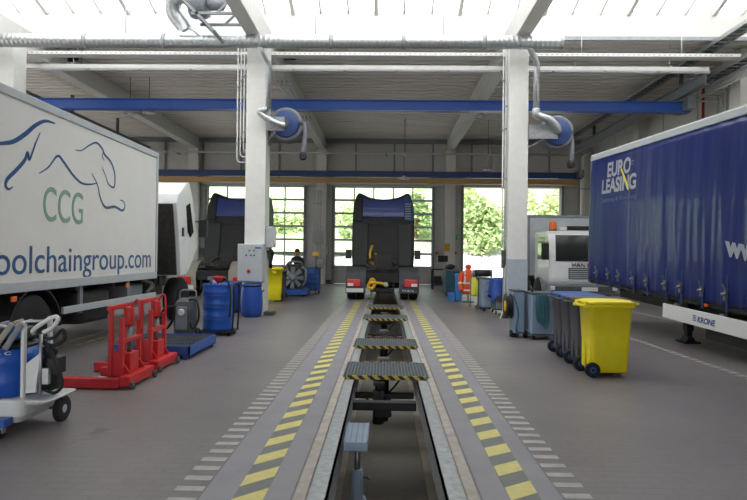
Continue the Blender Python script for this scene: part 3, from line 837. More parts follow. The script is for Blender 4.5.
# ---- box truck with the leaping cat
BX, BY = -4.75, 11.76
box_truck = thing('box_truck', 'white box truck with a leaping cat emblem and CCG lettering, cab tipped forward', 'truck', (BX, BY, 0))
MB().bx(-2.5, 0, -7.7, 0, 1.16, 3.6).build('box_body', 'box_panel_white', box_truck, .01)
MB().bx(-2.52, .015, -7.72, .015, 1.05, 1.19).build('bottom_rail', 'light_grey', box_truck, .01)
MB().bx(-2.52, .02, -7.72, .02, 3.54, 3.66).build('top_rail', 'light_grey', box_truck, .012)
MB().bx(-.07, .018, -.07, .018, 1.19, 3.54).build('corner_post', 'light_grey', box_truck, .01)
m = MB(); m.bx(-1.7, -1.55, -7.5, 2.6, .75, 1.0).bx(-.95, -.8, -7.5, 2.6, .75, 1.0)
for y in (-6.5, -5, -3, -1.2, .4, 2.3): m.bx(-1.6, -.85, y, y + .12, .78, .98)
for y in (-7, -5.6, -4.9, -3.0, -1.8, -.6): m.bx(-2.4, -.05, y, y + .08, .98, 1.05)
m.build('chassis_frame', 'chassis_dark', box_truck)
road_wheel(box_truck, -.2, -4.05, .5, .3, 1, twin=True); road_wheel(box_truck, -2.3, -4.05, .5, .3, -1, twin=True)
road_wheel(box_truck, -.22, 1.75, .5, .3, 1); road_wheel(box_truck, -2.28, 1.75, .5, .3, -1)
for x0, x1 in ((-.72, .0), (-2.5, -1.78)):
    m = MB(); a = arc((0, -4.05, .5), .6, 0, 180, 14, 'YZ'); b = arc((0, -4.05, .5), .575, 180, 0, 14, 'YZ')
    m.prism([(p[1], p[2]) for p in a + b], 'X', x0, x1); m.build('mudguard', 'black_plastic', box_truck)
MB().bx(-.03, .01, -3.42, -.02, .66, .765).build('side_guard', 'light_grey', box_truck, .006)
for y in (-2.9, -1.25):
    MB().bx(-.07, -.031, y, y + .09, .62, 1.05).build('side_guard_bracket', 'mid_grey', box_truck)
MB().loft([(.55, 1.0, .42, .12, -.42, -2.2), (.6, 1.05, .5, .14, -.42, -2.2), (.6, 1.05, .88, .14, -.42, -2.2), (.55, 1.0, .94, .12, -.42, -2.2)], True).build('fuel_tank', 'chassis_dark', box_truck)
MB().bx(-.75, -.15, -1.0, -.3, .5, .95).build('battery_box', 'mid_grey', box_truck, .03)
m = MB(); m.lathe([(.04, -.5), (.16, -.46), (.16, .46), (.04, .5)], (-2.0, -2.2, .7), 14, 'Y'); m.build('air_tank', 'chassis_dark', box_truck)
MB().lathe([(.05, -1.0), (.12, -.9), (.12, .9), (.05, 1.0)], (-1.25, -4.05, .5), 12, 'X').build('axle', 'chassis_dark', box_truck)
for y in (-4.62, -1.42): MB().bx(-.0, .03, y, y + .1, .94, 1.01).build('marker_lamp', 'orange_lamp', box_truck, .01)
m = MB(); m.bx(-1.65, -.85, .7, 2.5, .55, 1.25).bx(-1.5, -1.0, .3, .9, .6, 1.05)
for k in range(5): m.bx(-.9, -.78, .8 + .33 * k, 1.0 + .33 * k, .8, 1.15)
m.lathe([(.05, -.1), (.3, -.08), (.3, .05), (.05, .08)], (-1.25, 2.5, .95), 16, 'Y')
m.tube(smooth_path([(-.8, .6, 1.1), (-.5, .9, 1.2), (-.4, 1.5, 1.1), (-.7, 2.2, 1.0)], 5), .06, 8).tube(smooth_path([(-.9, .3, 1.0), (-.3, .5, .9), (-.3, .2, .7)], 5), .05, 8)
m.build('engine', 'greasy_dark', box_truck)
# tipped cab, outline on its side
XC = -4.56
def cy_(px, py): p = at_x(px, py, XC); return (p.y - BY, p.z)
side = [cy_(177, 203), cy_(178.5, 194), cy_(187, 183), cy_(189.5, 182.5), cy_(192.5, 195), cy_(196, 222), cy_(198.5, 244), cy_(194, 258), cy_(187, 275), cy_(181, 276), cy_(179.5, 240)]
m = MB(); m.prism(side, 'X', -2.35, XC - BX); cab = m.build('cab', 'white_lacquer', box_truck, .03)
a, b, c = cy_(177, 204), cy_(179.3, 240), cy_(180.8, 275)
m = MB(); m.prism([(a[0] - .03, a[1]), (a[0] + .08, a[1]), (b[0] + .08, b[1]), (c[0] + .08, c[1]), (c[0] - .03, c[1]), (b[0] - .03, b[1])], 'X', -2.25, XC - BX - .09)
m.build('cab_underside', 'greasy_dark', cab)
m = MB()
for k in range(4):
    z = c[1] + .25 + .38 * k; m.bx(-2.1, XC - BX - .2, b[0] - .08, b[0] - .03, z, z + .07)
m.bx(-1.9, -1.2, b[0] - .16, b[0] - .04, b[1] - .5, b[1] + .3)
m.build('cab_underside_ribs', 'black_steel', cab)
m = MB(); w0 = [cy_(186, 206), cy_(190, 203), cy_(193.5, 232), cy_(190, 238), cy_(187.5, 232)]
m.prism(w0, 'X', XC - BX + .001, XC - BX + .006); m.build('door_window', 'screen_dark', cab)
p = cy_(182.3, 232); MB().bx(XC - BX, XC - BX + .03, p[0] - .03, p[0] + .05, p[1] - .1, p[1] + .1).build('door_handle', 'black_plastic', cab, .01)
p = cy_(195, 228); m = MB(); m.bx(XC - BX + .1, XC - BX + .3, p[0] - .04, p[0] + .06, p[1] - .22, p[1] + .2).bar((XC - BX, p[0], p[1] + .15), (XC - BX + .2, p[0], p[1] + .15), .03, .03); m.build('mirror', 'black_plastic', cab, .01)
# writing and emblem on the side
mt = plane_matrix((.004, -4.93, 1.285), (0, 1, 0), (0, 0, 1))
p0, p1 = at_x(0, 277, BX), at_x(150.5, 268.5, BX)
full = (p1.y - p0.y) * 17.55 / 16.35
lettering('web_address_lettering', 'toolchaingroup.com', .54, 'letter_blue', box_truck, plane_matrix((.004, p1.y - BY - full, 1.292), (0, 1, 0), (0, 0, 1)), full)
a, b = at_x(43, 220, BX), at_x(82.5, 224, BX)
lettering('monogram_lettering', 'CCG', .70, 'letter_green', box_truck, plane_matrix((.004, a.y - BY, 2.02), (0, 1, 0), (0, 0, 1)), b.y - a.y)
m = MB()
strokes = [([(-6, 144), (0, 143.5), (13, 141.5), (25, 134), (35, 125.5), (45, 121), (55, 123.5)], .5, 1.7),
           ([(40, 132.6), (35.5, 143), (29.3, 159.4), (27.4, 152.5), (24.2, 160.6), (15.3, 170.8), (7.6, 178.4), (5.4, 184), (6.6, 188), (9.2, 189), (12.7, 186.6)], .4, 1.5),
           ([(38.9, 173.3), (48.3, 167), (57.3, 156), (63.6, 162), (72.5, 174.6), (81.4, 183), (90.3, 184.3), (97.2, 183)], .4, 1.1),
           ([(91.6, 173.3), (97.2, 184.8), (100.5, 198.8), (105.6, 207.4), (114.5, 206.8), (122, 210.5), (124.7, 206.4), (123.2, 201.5), (119.6, 200)], .4, 1.2),
           ([(75, 150), (81.4, 150.4), (89, 145.4), (96.2, 142.8), (101.8, 148), (104.3, 154.3), (110.7, 162), (114.5, 173.3), (114.5, 184.8), (112.5, 187.3), (108.1, 183.5), (105.6, 176), (101.8, 167)], .3, 1.1),
           ([(103.4, 152), (102, 156), (104.3, 160.5)], .25, .7)]
for pts, w0, w1 in strokes:
    q = smooth_path([at_x(px, py, BX) for px, py in pts], 6); n = len(q); vs = []
    for i, p in enumerate(q):
        t = (q[min(i + 1, n - 1)] - q[max(i - 1, 0)]).normalized(); nr = Vector((0, -t.z, t.y))
        w = (w0 + (w1 - w0) * sin(pi * i / (n - 1))) * .019
        for s in (-1, 1): vs.append((.004, p.y - BY + s * nr.y * w, p.z + s * nr.z * w))
    m.add(vs, [(2 * i, 2 * i + 1, 2 * i + 3, 2 * i + 2) for i in range(n - 1)])
m.build('leaping_cat_emblem', 'letter_blue', box_truck)

# ---- tractor units seen from behind, cabs tipped forward
def tractor(loc, label):
    t = thing('truck_tractor', label, 'truck', loc, 0, 'tractor units with tipped cabs')
    for s in (-1, 1):
        road_wheel(t, s * 1.1, .62, .5, .28, s, twin=True)
        road_wheel(t, s * 1.08, 4.1, .5, .3, s)
        m = MB(); a, b = sorted((s * .58, s * 1.27))
        prof = [(0, .28), (-.02, .6), (0, .88)] + [(.62 + .63 * cos(radians(q)), .5 + .65 * sin(radians(q))) for q in range(150, 0, -15)]
        inner = [(y + (.03 if y < .6 else -.03), z - .03) for y, z in prof[::-1]]
        m.prism(prof + inner, 'X', a, b); m.build('mudguard', 'beige_grey' if False else 'dark_grey', t)
        m = MB(); a, b = sorted((s * .76, s * 1.22)); m.bx(a, b, -.09, -.02, .48, .74); lamp = m.build('tail_lamp', 'lamp_red', t, .02)
        a, b = sorted((s * 1.0, s * 1.2)); MB().bx(a, b, -.1, -.089, .5, .6).build('reversing_lens', 'reflective_grey', lamp)
        MB().bx(s * .42 - .05, s * .42 + .05, .1, 5.2, .72, .98).build('chassis_rail', 'chassis_dark', t)
    MB().bx(-1.24, -.66, -.06, -.03, .29, .42).build('number_plate', 'reflective_grey', t, .004)
    block_man('badge_lettering', 'letter_white', t, (.7, -.036, .31), .4, .085, .016)
    m = MB(); m.bx(-.56, .56, .02, .12, .62, .96).bx(-.4, .4, .0, .05, .3, .42).bx(-.42, -.36, .0, .06, .3, .65).bx(.36, .42, 0, .06, .3, .65); m.build('rear_crossmember', 'black_steel', t, .01)
    m = MB(); m.lathe([(.1, -.8), (.13, -.3), (.24, -.2), (.24, .2), (.13, .3), (.1, .8)], (0, .62, .52), 16, 'X'); m.build('drive_axle', 'greasy_dark', t)
    m = MB(); m.prism([(-.5, .5), (-.5, .15), (-.22, -.1), (-.08, .3), (.08, .3), (.22, -.1), (.5, .15), (.5, .7), (.3, .95), (-.3, .95)], 'Z', 1.06, 1.12); m.bx(-.6, .6, .35, .6, .98, 1.06)
    m.build('fifth_wheel_plate', 'greasy_dark', t, .01)
    m = MB(); m.bx(-.4, .4, 2.6, 4.6, .6, 1.35).bx(-1.15, -.5, 1.7, 2.6, .4, 1.0).bx(.5, 1.15, 1.6, 2.6, .4, .98).bx(-.35, .35, 2.2, 2.6, .8, 1.6)
    for k in range(6): m.bx(-.55, -.42, 2.7 + .3 * k, 2.85 + .3 * k, .9, 1.3)
    m.tube(smooth_path([(-.3, 2.3, 1.5), (-.6, 2.2, 1.3), (-.5, 1.6, 1.15), (-.1, 1.5, 1.15)], 5), .05, 8).tube(smooth_path([(.3, 2.3, 1.4), (.55, 2.2, 1.2), (.4, 1.7, 1.1)], 5), .05, 8)
    m.build('engine', 'greasy_dark', t)
    def lean(m_): 
        for v in m_.v: v.y += (v.z - 1.0) * .22
        return m_
    outline = [(-1.2, .98), (1.2, .98), (1.24, 1.6), (1.25, 2.8), (1.22, 3.5), (1.12, 3.95), (1.02, 4.1), (.9, 4.08), (.6, 3.93), (.3, 3.86), (0, 3.84), (-.3, 3.86), (-.6, 3.93), (-.9, 4.08), (-1.02, 4.1), (-1.12, 3.95), (-1.22, 3.5), (-1.25, 2.8), (-1.24, 1.6)]
    m = MB(); m.prism(outline, 'Y', 2.75, 4.3); cab = lean(m).build('cab', 'black_steel', t, .03)
    m = MB(); m.prism([(-.85, 3.1), (.85, 3.1), (.84, 3.9), (.6, 3.84), (.3, 3.78), (-.3, 3.78), (-.6, 3.84), (-.84, 3.9)], 'Y', 2.70, 2.76); lean(m).build('roof_panel', 'cab_blue', cab, .02)
    for s in (-1, 1):
        m = MB(); pts = [(s * .84, 2.95), (s * 1.2, 2.95), (s * 1.19, 3.5), (s * 1.08, 3.95), (s * .98, 4.02), (s * .84, 3.9)]
        m.prism(pts, 'Y', 2.66, 2.77); lean(m).build('side_deflector', 'crane_dark_blue' if s > 0 else 'black_steel', cab, .02)
        m = MB(); m.bx(s * .88 - .28, s * .88 + .28, 2.69, 2.76, 1.15, 2.85); lean(m).build('back_panel', 'black_plastic', cab, .03)
        m = MB(); a, b = sorted((s * 1.26, s * 1.5)); m.bx(a, b, 2.9, 3.0, 1.42, 1.78).bar((s * 1.2, 2.95, 1.75), (s * 1.35, 2.95, 1.75), .04, .04); lean(m).build('mirror', 'black_plastic', cab, .02)
    m = MB()
    for k in range(7): m.bx(.86, 1.1, 2.64, 2.66, 3.02 + .1 * k, 3.07 + .1 * k)
    lean(m).build('deflector_marking', 'mid_grey', cab)
    m = MB()
    for k in range(5): m.bx(-.5, .5, 2.71, 2.76, 1.35 + .36 * k, 1.41 + .36 * k)
    m.bx(-.34, .34, 2.64, 2.75, 1.0, 1.5)
    lean(m).build('back_rib', 'black_plastic', cab)
    m = MB(); m.tube(smooth_path([(-.42, 2.6, 1.95), (-.5, 2.5, 1.6), (-.42, 2.46, 1.25), (-.3, 2.46, 1.3), (-.28, 2.5, 1.65)], 6), .05, 8); m.build('yellow_hose', 'yellow_plastic', t)['label'] = 'yellow air hose'
    m = MB(); m.tube(smooth_path([(-.5, -.02, .45), (-.36, -.06, .75), (-.25, -.06, .6), (-.36, -.08, .42), (-.5, -.07, .5), (-.35, -.08, .62), (.1, -.04, .58)], 6), .055, 8); m.build('lashing_strap', 'yellow_plastic', t)['label'] = 'yellow lashing strap'
    MB().lathe([(.03, -.06), (.09, -.05), (.09, .05), (.03, .06)], (.12, -.03, .56), 12, 'Y').build('coupling_head', 'light_grey', t)
    return t
tr = tractor((-.08, 19.75, 0), 'tractor unit standing over the pit with its dark blue cab tipped forward')
lt = dup(tr, (-6.15, 20.2, 0), 0, 'tractor unit left of the left column, dark cab tipped forward, behind the steel drum')

for c in list(lt.children):
    if c.name.startswith(('yellow_hose', 'lashing_strap')): bpy.data.objects.remove(c); continue
    if c.name.startswith('mudguard'):
        c.material_slots[0].link = 'OBJECT'; c.material_slots[0].material = MATS['beige_grey']; c.scale.z = 1.12
# ---- curtain-sided trailer
yaw, pitch = math.atan(.053), math.atan(.036)
trailer = thing('curtain_trailer', 'blue curtain sided semi-trailer with white lettering standing on its landing legs', 'trailer', (5.02, 14.12, 0))
trailer.rotation_euler = (pitch, 0, yaw)
LT = 13.4; ZB, ZT = 1.04, 3.93
rr = random.Random(21)
KN = [(rr.uniform(.16, .5), rr.uniform(0, 6.28), rr.uniform(-.22, .22), rr.uniform(.3, 1)) for _ in range(9)]
def fold(u, z):
    """how far the curtain bulges out (towards -x) at u along the trailer"""
    v = 0
    for p, ph, sl, a in KN: v += a * (1 - abs(sin(pi * (u + sl * .35 * (z - ZT)) / p / 2 + ph)) ** .8)
    calm = .35 if -2.0 < u < -.3 else 1
    return .012 * v * calm * (.45 + .55 * (ZT - z) / (ZT - ZB)) + .03 * sin(pi * (z - ZB) / (ZT - ZB))
m = MB(); us = []; u = 0
while u > -7.2: us.append(u); u -= .03
while u > -LT: us.append(u); u -= .1
nz = 26; vs = [(-fold(u, ZB + (ZT - ZB) * j / nz), u, ZB + (ZT - ZB) * j / nz) for u in us for j in range(nz + 1)]
m.add(vs, [(i * (nz + 1) + j, i * (nz + 1) + j + 1, (i + 1) * (nz + 1) + j + 1, (i + 1) * (nz + 1) + j) for i in range(len(us) - 1) for j in range(nz)], True)
cur = m.build('side_curtain', 'curtain_blue', trailer)
sd = cur.modifiers.new('thickness', 'SOLIDIFY'); sd.thickness = .004; sd.offset = 0
MB().bx(-.03, 2.5, -LT, .03, 3.93, 4.06).build('roof_rail', 'light_grey', trailer, .015)
MB().bx(-.02, 2.5, -LT, .02, 4.03, 4.075).build('roof_tarpaulin', 'box_panel_white', trailer)
MB().bx(-.02, .08, -.02, .05, .98, 3.93).build('corner_post', 'mid_grey', trailer, .01)
MB().bx(.0, 2.48, -.01, .05, 1.0, 3.93).build('front_wall', 'light_grey', trailer)
MB().bx(2.44, 2.48, -LT, 0, 1.0, 3.93).build('far_curtain', 'curtain_blue', trailer)
m = MB(); m.bx(.02, 2.48, -LT, .02, .97, 1.035); m.build('load_floor', 'chassis_dark', trailer)
m = MB(); m.bx(.62, .78, -LT, -.3, .66, .97).bx(1.72, 1.88, -LT, -.3, .66, .97)
for k in range(12): m.bx(.3, 2.2, -1.0 - k, -.94 - k, .87, .97)
m.build('chassis_rail', 'chassis_dark', trailer)
for k in range(20):
    u = -.45 - .6 * k + rr.uniform(-.06, .06)
    if u < -LT + .2: break
    f = fold(u, ZB + .15)
    s_ = MB().bx(-.012 - f, -.004 - f, u - .025, u + .025, ZB - .1, ZB + .5).build('tension_strap', 'crane_dark_blue', trailer)
    m = MB(); m.bx(-.05 - f, -.013 - f, u - .035, u + .035, ZB + .1, ZB + .27); m.cyl((-.06 - f, u - .05, ZB + .2), (-.06 - f, u + .05, ZB + .2), .022, n=8); m.bar((-.05 - f, u, ZB + .26), (-.075 - f, u + .02, ZB + .36), .035, .01)
    m.build('buckle', 'steel_worn', s_)
def bend(v): return Vector((-fold(v.y, v.z) - .012, v.y, v.z))
def tl(px, py):
    """a point of the trailer's side plane seen at this place of the photograph, in the trailer's own frame"""
    Mi = (Matrix.Translation(trailer.location) @ trailer.rotation_euler.to_matrix().to_4x4()).inverted()
    o = Mi @ CAM; d = (Mi.to_3x3() @ ray(px, py)); return o + d * (-o.x / d.x)
def tline(name, body, pa, pb, h, mat, bold=0., size_f=1.37):
    a, b = tl(*pa), tl(*pb)
    lettering(name, body, h * size_f, mat, trailer, plane_matrix((0, a.y, a.z), (0, b.y - a.y, b.z - a.z), (0, 0, 1)), (b - a).length, .001, 0, bend, bold)
h1 = (tl(616, 161.5) - tl(616, 176)).length; h2 = (tl(617, 178) - tl(617, 192)).length
tline('euro_lettering', 'EURO', (608.5, 177), (632.2, 171.5), h1, 'letter_white', .016)
tline('leasing_lettering', 'LEASING', (603.5, 193.5), (638, 187.5), h2, 'letter_white', .016)
a = tl(634, 162.5); m = MB(); m.tube([bend(Vector((0, a.y + .045 * cos(q * pi / 8), a.z + .045 * sin(q * pi / 8)))) for q in range(16)], .007, 5, closed=True); m.build('registered_mark_ring', 'letter_faded', trailer)
lettering('registered_mark', 'R', .06, 'letter_faded', trailer, plane_matrix((0, a.y + .017, a.z - .022), (0, -1, 0), (0, 0, 1)), .034, .001, 0, bend)
m = MB(); P = [tl(623, 167), tl(624.2, 170), tl(628.8, 181), tl(631.2, 189), tl(629.8, 189.5), tl(625.5, 178), tl(622, 170)]
c = [bend(v) + Vector((-.006, 0, 0)) for v in P]; m.quad(*c); m.build('yellow_slash_emblem', 'letter_yellow', trailer)
tline('slogan_lettering', 'Leistung & Bewegung', (604, 202.5), (639, 197.5), .1, 'letter_faded')
a, b = tl(728.5, 255), tl(765, 262); hw = (tl(735, 240) - tl(735, 256)).length
tline('web_address_lettering', 'www.', (728.5, 254.5), (781, 267), hw, 'letter_white', .02, 1.75)
# plate along the side with its lettering
a, b = tl(662.6, 303), tl(662.6, 317)
SGX = .06; z0_, z1_ = b.z, a.z
MB().bx(SGX - .06, SGX - .02, -9.2, a.y, z0_, z1_).build('side_guard', 'box_panel_white', trailer, .012)
for k in range(5): MB().bx(SGX - .02, SGX + .04, a.y - .4 - 1.3 * k, a.y - .3 - 1.3 * k, z0_ + .03, .9).build('side_guard_bracket', 'mid_grey', trailer)
p, q = tl(697.5, 323), tl(715.5, 326.8)
lettering('maker_lettering', 'KRONE', .135, 'letter_dark_blue', trailer, plane_matrix((SGX - .064, p.y, z0_ + .075), (0, -1, 0), (0, 0, 1)), abs(q.y - p.y), .001, .15, None, .004)
yy = tl(694.5, 320).y
m = MB()
for k in range(4): m.bx(SGX - .063, SGX - .0605, yy - .05, yy + .05, z0_ + .08 + .028 * k, z0_ + .095 + .028 * k)
m.build('maker_emblem', 'letter_dark_blue', trailer)
for x in (.55, 1.85):
    m = MB(); g = .036 * 3.25
    m.bx(x - .07, x + .07, -3.32, -3.18, .35, .92); leg = m.build('landing_leg', 'black_steel', trailer, .01)
    m = MB(); m.bx(x - .05, x + .05, -3.3, -3.2, .16, .4).bx(x - .16, x + .16, -3.4, -3.1, g + .004, g + .035).prism([(x - .1, g + .035), (x + .1, g + .035), (x + .04, g + .12), (x - .04, g + .12)], 'Y', -3.35, -3.15)
    m.build('leg_foot', 'black_steel', leg)
m = MB(); m.cyl((.55, -3.25, .8), (1.85, -3.25, .8), .03, n=8).bar((.55, -3.2, .45), (.65, -2.4, .85), .05, .05).bar((1.85, -3.2, .45), (1.75, -2.4, .85), .05, .05); m.build('leg_brace', 'black_steel', trailer)
m = MB(); m.bx(.15, .6, -5.6, -4.4, .4, .8); m.build('pallet_box', 'chassis_dark', trailer, .02)
MB().bx(-.02, .02, tl(706, 301).y - .05, tl(706, 301).y + .05, .97, 1.02).build('marker_lamp', 'orange_lamp', trailer, .008)
for k in range(3):
    road_wheel(trailer, .2, -8.2 - 1.3 * k, .5, .36, -1); 
# ---- small white lorry facing the camera
lorry = thing('white_lorry', 'small white lorry with an orange beacon facing the camera behind the right column', 'truck', (6.0, 17.45, 0))
m = MB()
prof = [(0, .78), (-.02, .95), (.0, 1.4), (.22, 2.28), (.42, 2.4), (1.75, 2.42), (1.8, 2.3), (1.8, .8)]
m.prism(prof, 'X', -1.0, 1.0); cab = m.build('cab', 'white_lacquer', lorry, .09, seg=4)
m = MB(); n0 = Vector((0, .0, 0))
m.add([(-.8, -.012, 1.46), (.8, -.012, 1.46), (.76, .195, 2.26), (-.76, .195, 2.26), (-.8, .04, 1.46), (.8, .04, 1.46), (.76, .25, 2.26), (-.76, .25, 2.26)], [(0, 1, 2, 3), (4, 7, 6, 5), (0, 4, 5, 1), (1, 5, 6, 2), (2, 6, 7, 3), (3, 7, 4, 0)])
m.build('windscreen', 'screen_dark', cab)
for s in (-1, 1):
    m = MB(); m.bar((s * .1, -.03, 1.46), (s * .1 + .5, .02, 1.62), .03, .02); m.build('wiper', 'black_plastic', cab)
    m = MB(); m.prism([(.35, 1.5), (.5, 2.2), (1.3, 2.22), (1.35, 1.5)], 'X', s * 1.0 - .004, s * 1.0 + .004); m.build('side_window', 'screen_dark', cab)
    a, b = sorted((s * 1.04, s * 1.26)); m = MB(); m.bx(a, b, -.12, -.04, 1.5, 2.0).bar((s * .98, .15, 2.05), (s * 1.15, -.08, 2.0), .03, .03).bar((s * .98, .12, 1.5), (s * 1.15, -.08, 1.55), .03, .03); m.build('mirror', 'black_plastic', cab, .03)
    MB().bx(s * .93 - .07, s * .93 + .07, -.16, -.1, .58, .70).build('headlamp', 'reflective_grey', lorry, .02)
    road_wheel(lorry, s * .95, 1.0, .42, .26, s); road_wheel(lorry, s * .95, 4.0, .42, .26, s, twin=True)
m = MB(); m.bx(-.42, .42, -.035, .0, .92, 1.26); g = m.build('grille', 'dark_grey', cab, .01)
m = MB()
for k in range(5): m.bx(-.4, .4, -.05, -.036, .95 + .062 * k, .975 + .062 * k)
m.build('grille_bar', 'light_grey', g)
block_man('maker_lettering', 'letter_black', cab, (-.32, -.03, 1.285), .4, .115, .026)
MB().bx(.14, .34, -.03, -.02, 1.285, 1.4).build('maker_emblem', 'red_paint', cab)
m = MB(); m.loft([(2.2, .3, .44, .08, 0, .06), (2.24, .34, .5, .09, 0, .05), (2.24, .34, .78, .09, 0, .05), (2.2, .3, .84, .08, 0, .06)]); m.build('bumper', 'mid_grey', lorry, .01)
MB().bx(-.95, .95, -.135, -.118, .53, .70).build('bumper_recess', 'dark_grey', lorry)
MB().bx(-.06, .42, -.15, -.136, .56, .68).build('number_plate', 'reflective_grey', lorry)
b0 = MB().lathe([(.11, 0), (.115, .02), (.115, .2), (.09, .26), (.03, .28)], (-.72, .62, 2.43), 18).build('beacon', 'orange_lamp', lorry)
MB().lathe([(.12, -.03), (.13, 0), (.12, .012)], (-.72, .62, 2.43), 18).build('beacon_base', 'black_plastic', b0)
MB().bx(-.52, -.3, .55, .65, 2.43, 2.53).build('work_lamp', 'reflective_grey', lorry, .01)
MB().bx(-.28, .95, .5, .7, 2.43, 2.56).build('roof_spoiler', 'black_plastic', lorry, .02)
MB().bx(-1.15, 1.15, 1.95, 5.3, .95, 2.98).build('cargo_box', 'light_grey', lorry, .02)
MB().bx(-1.17, 1.17, 1.93, 5.32, 2.9, 3.0).build('box_top_rail', 'mid_grey', lorry, .01)
MB().bx(-1.17, -1.1, 1.93, 2.0, .95, 2.9).build('box_corner_post', 'mid_grey', lorry, .01)
m = MB(); m.bx(-.45, -.35, .3, 5.2, .6, .8).bx(.35, .45, .3, 5.2, .6, .8).bx(-.9, .9, .1, .3, .45, .75).bx(-1.0, -.5, 2.2, 3.2, .45, .85).bx(-1.1, 1.1, 2.1, 5.2, .8, .949)
m.build('chassis_frame', 'chassis_dark', lorry)
for s in (-1, 1):
    m = MB(); a = arc((0, 1.0, .42), .52, 0, 180, 12, 'YZ'); b = arc((0, 1.0, .42), .49, 180, 0, 12, 'YZ'); x0, x1 = sorted((s * .75, s * 1.08))
    m.prism([(p[1], p[2]) for p in a + b], 'X', x0, x1); m.build('mudguard', 'mid_grey', lorry)
# ================================================================== THINGS IN THE PIT
def cover(y0, y1, label):
    t = thing('pit_cover', label, 'walkway', (.03, (y0 + y1) / 2, -.0115), 0, 'grating covers across the pit'); d = (y1 - y0) / 2
    m = MB(); m.bx(-.56, .56, -d, d, .03, .036)
    n = int((y1 - y0) / .045)
    for k in range(n + 1): y = -d + (y1 - y0) * k / n; m.bx(-.555, .555, y - .006, y + .006, .036, .048)
    for k in range(27): x = -.55 + .0423 * k; m.bx(x - .005, x + .005, -d, d, .036, .047)
    m.build('grating_plate', 'grating', t)
    for y, s in ((-d, -1), (d, 1)):
        a, b = sorted((y, y + s * .02)); MB().bx(-.515, .515, a, b, .0, .05).build('hazard_edge', 'hazard_paint', t)
    for x in (-.47, .47): MB().bx(x - .03, x + .03, -d, d, .0, .0299).build('side_bearer', 'steel_worn', t)
    return t
cover(7.36, 8.28, 'nearest and deepest of the grating covers across the pit')
cover(9.75, 10.6, 'second grating cover across the pit counting from the camera')
cover(13.9, 14.8, 'third grating cover across the pit counting from the camera')
cover(16.8, 17.8, 'farthest grating cover across the pit, just behind the tractor')
def pit_jack(y, label, wide=.392):
    t = thing('pit_jack', label, 'jack', (0, y, -.26), 0, 'jacks riding on the pit rails')
    for dy in (-.32, .22):
        MB().bx(-wide, wide, dy - .06, dy + .06, .0005, .11).build('crossbeam', 'black_steel', t, .006)
    MB().bx(-.2, .2, -.26, .16, -.08, .06).build('carriage', 'rusty', t, .01)
    m = MB(); m.cyl((0, -.05, -.75), (0, -.05, .12), .085, n=18); m.build('cylinder', 'black_steel', t)
    m = MB(); m.cyl((0, -.05, .121), (0, -.05, .2), .05, n=14); m.bx(-.1, .1, -.13, .03, .2, .235); m.build('jack_head', 'steel_worn', t)
    m = MB(); m.tube(smooth_path([(.09, -.1, -.3), (.25, -.1, -.1), (.3, -.05, .06), (.2, .1, .08)], 5), .015, 6); m.build('hydraulic_hose', 'dark_rubber', t)
    for x in (-.33, .33): MB().bx(x - .055, x + .055, -.259, .159, .0005, .07).build('side_plate', 'rusty', t)
    return t
t = thing('pit_jack', 'pit jack in front of the nearest grating cover', 'jack', (0, 7.12, -.26), 0, 'jacks riding on the pit rails')
for dy, h in ((-.27, .1), (.3, .06)): MB().bx(-.392, .392, dy - .06, dy + .06, .0005, h).build('crossbeam', 'black_steel', t, .006)
MB().bx(-.1, .1, -.25, .34, -.1, -.001).build('carriage', 'black_steel', t, .01)
MB().cyl((-.06, .2, -.3), (-.06, .2, .12), .075, n=18).build('cylinder', 'black_steel', t)
m = MB(); m.cyl((-.06, .2, .121), (-.06, .2, .19), .05, n=14); m.bx(-.13, .01, .13, .27, .19, .23); m.build('jack_head', 'black_steel', t)
m = MB(); m.tube(smooth_path([(-.1, .15, -.1), (-.2, .2, .0), (-.25, .3, .02)], 5), .015, 6); m.build('hydraulic_hose', 'dark_rubber', t)
pit_jack(9.05, 'pit jack between the nearest and the second grating cover')
pit_jack(12.4, 'pit jack between the second and third grating cover')
pit_jack(16.1, 'pit jack between the third and farthest grating cover')
t = thing('pit_stand', 'pale blue saddle stand rising out of the pit at the front', 'stand', (-.225, 5.05, -1.4))
m = MB(); m.bx(-.1, .1, -.27, .27, 1.405, 1.43).bx(-.1, -.085, -.27, .27, 1.36, 1.44).bx(.085, .1, -.27, .27, 1.36, 1.44).bx(-.1, .1, -.285, -.27, 1.355, 1.432)
m.build('saddle', 'grey_blue', t, .006)
m = MB()
for k in range(3): m.bx(-.05 + .05 * k - .006, -.05 + .05 * k + .006, -.26, .26, 1.43, 1.436)
m.build('saddle_rib', 'mid_grey', t)
MB().cyl((0, 0, .9), (0, 0, 1.405), .025, n=14).build('post', 'steel_worn', t)
MB().lathe([(.05, 0.02), (.055, .05), (.055, 1.06), (.042, 1.1)], n=18).build('lower_tube', 'grey_blue', t)
m = MB(); m.cyl((.05, 0, 1.03), (.11, 0, 1.03), .012, n=8).cyl((.1, -.03, 1.03), (.1, .03, 1.03), .012, n=8); m.build('locking_pin', 'dark_grey', t)
for a in (20, 140, 260): 
    m = MB(); c, s = cos(radians(a)), sin(radians(a)); m.cyl((.05 * c, .05 * s, .85), (.36 * c, .36 * s, .03), .026, n=12); m.lathe([(.05, 0), (.05, .02), (.03, .035)], (.36 * c, .36 * s, 0.001), 12)
    m.build('leg', 'grey_blue', t)

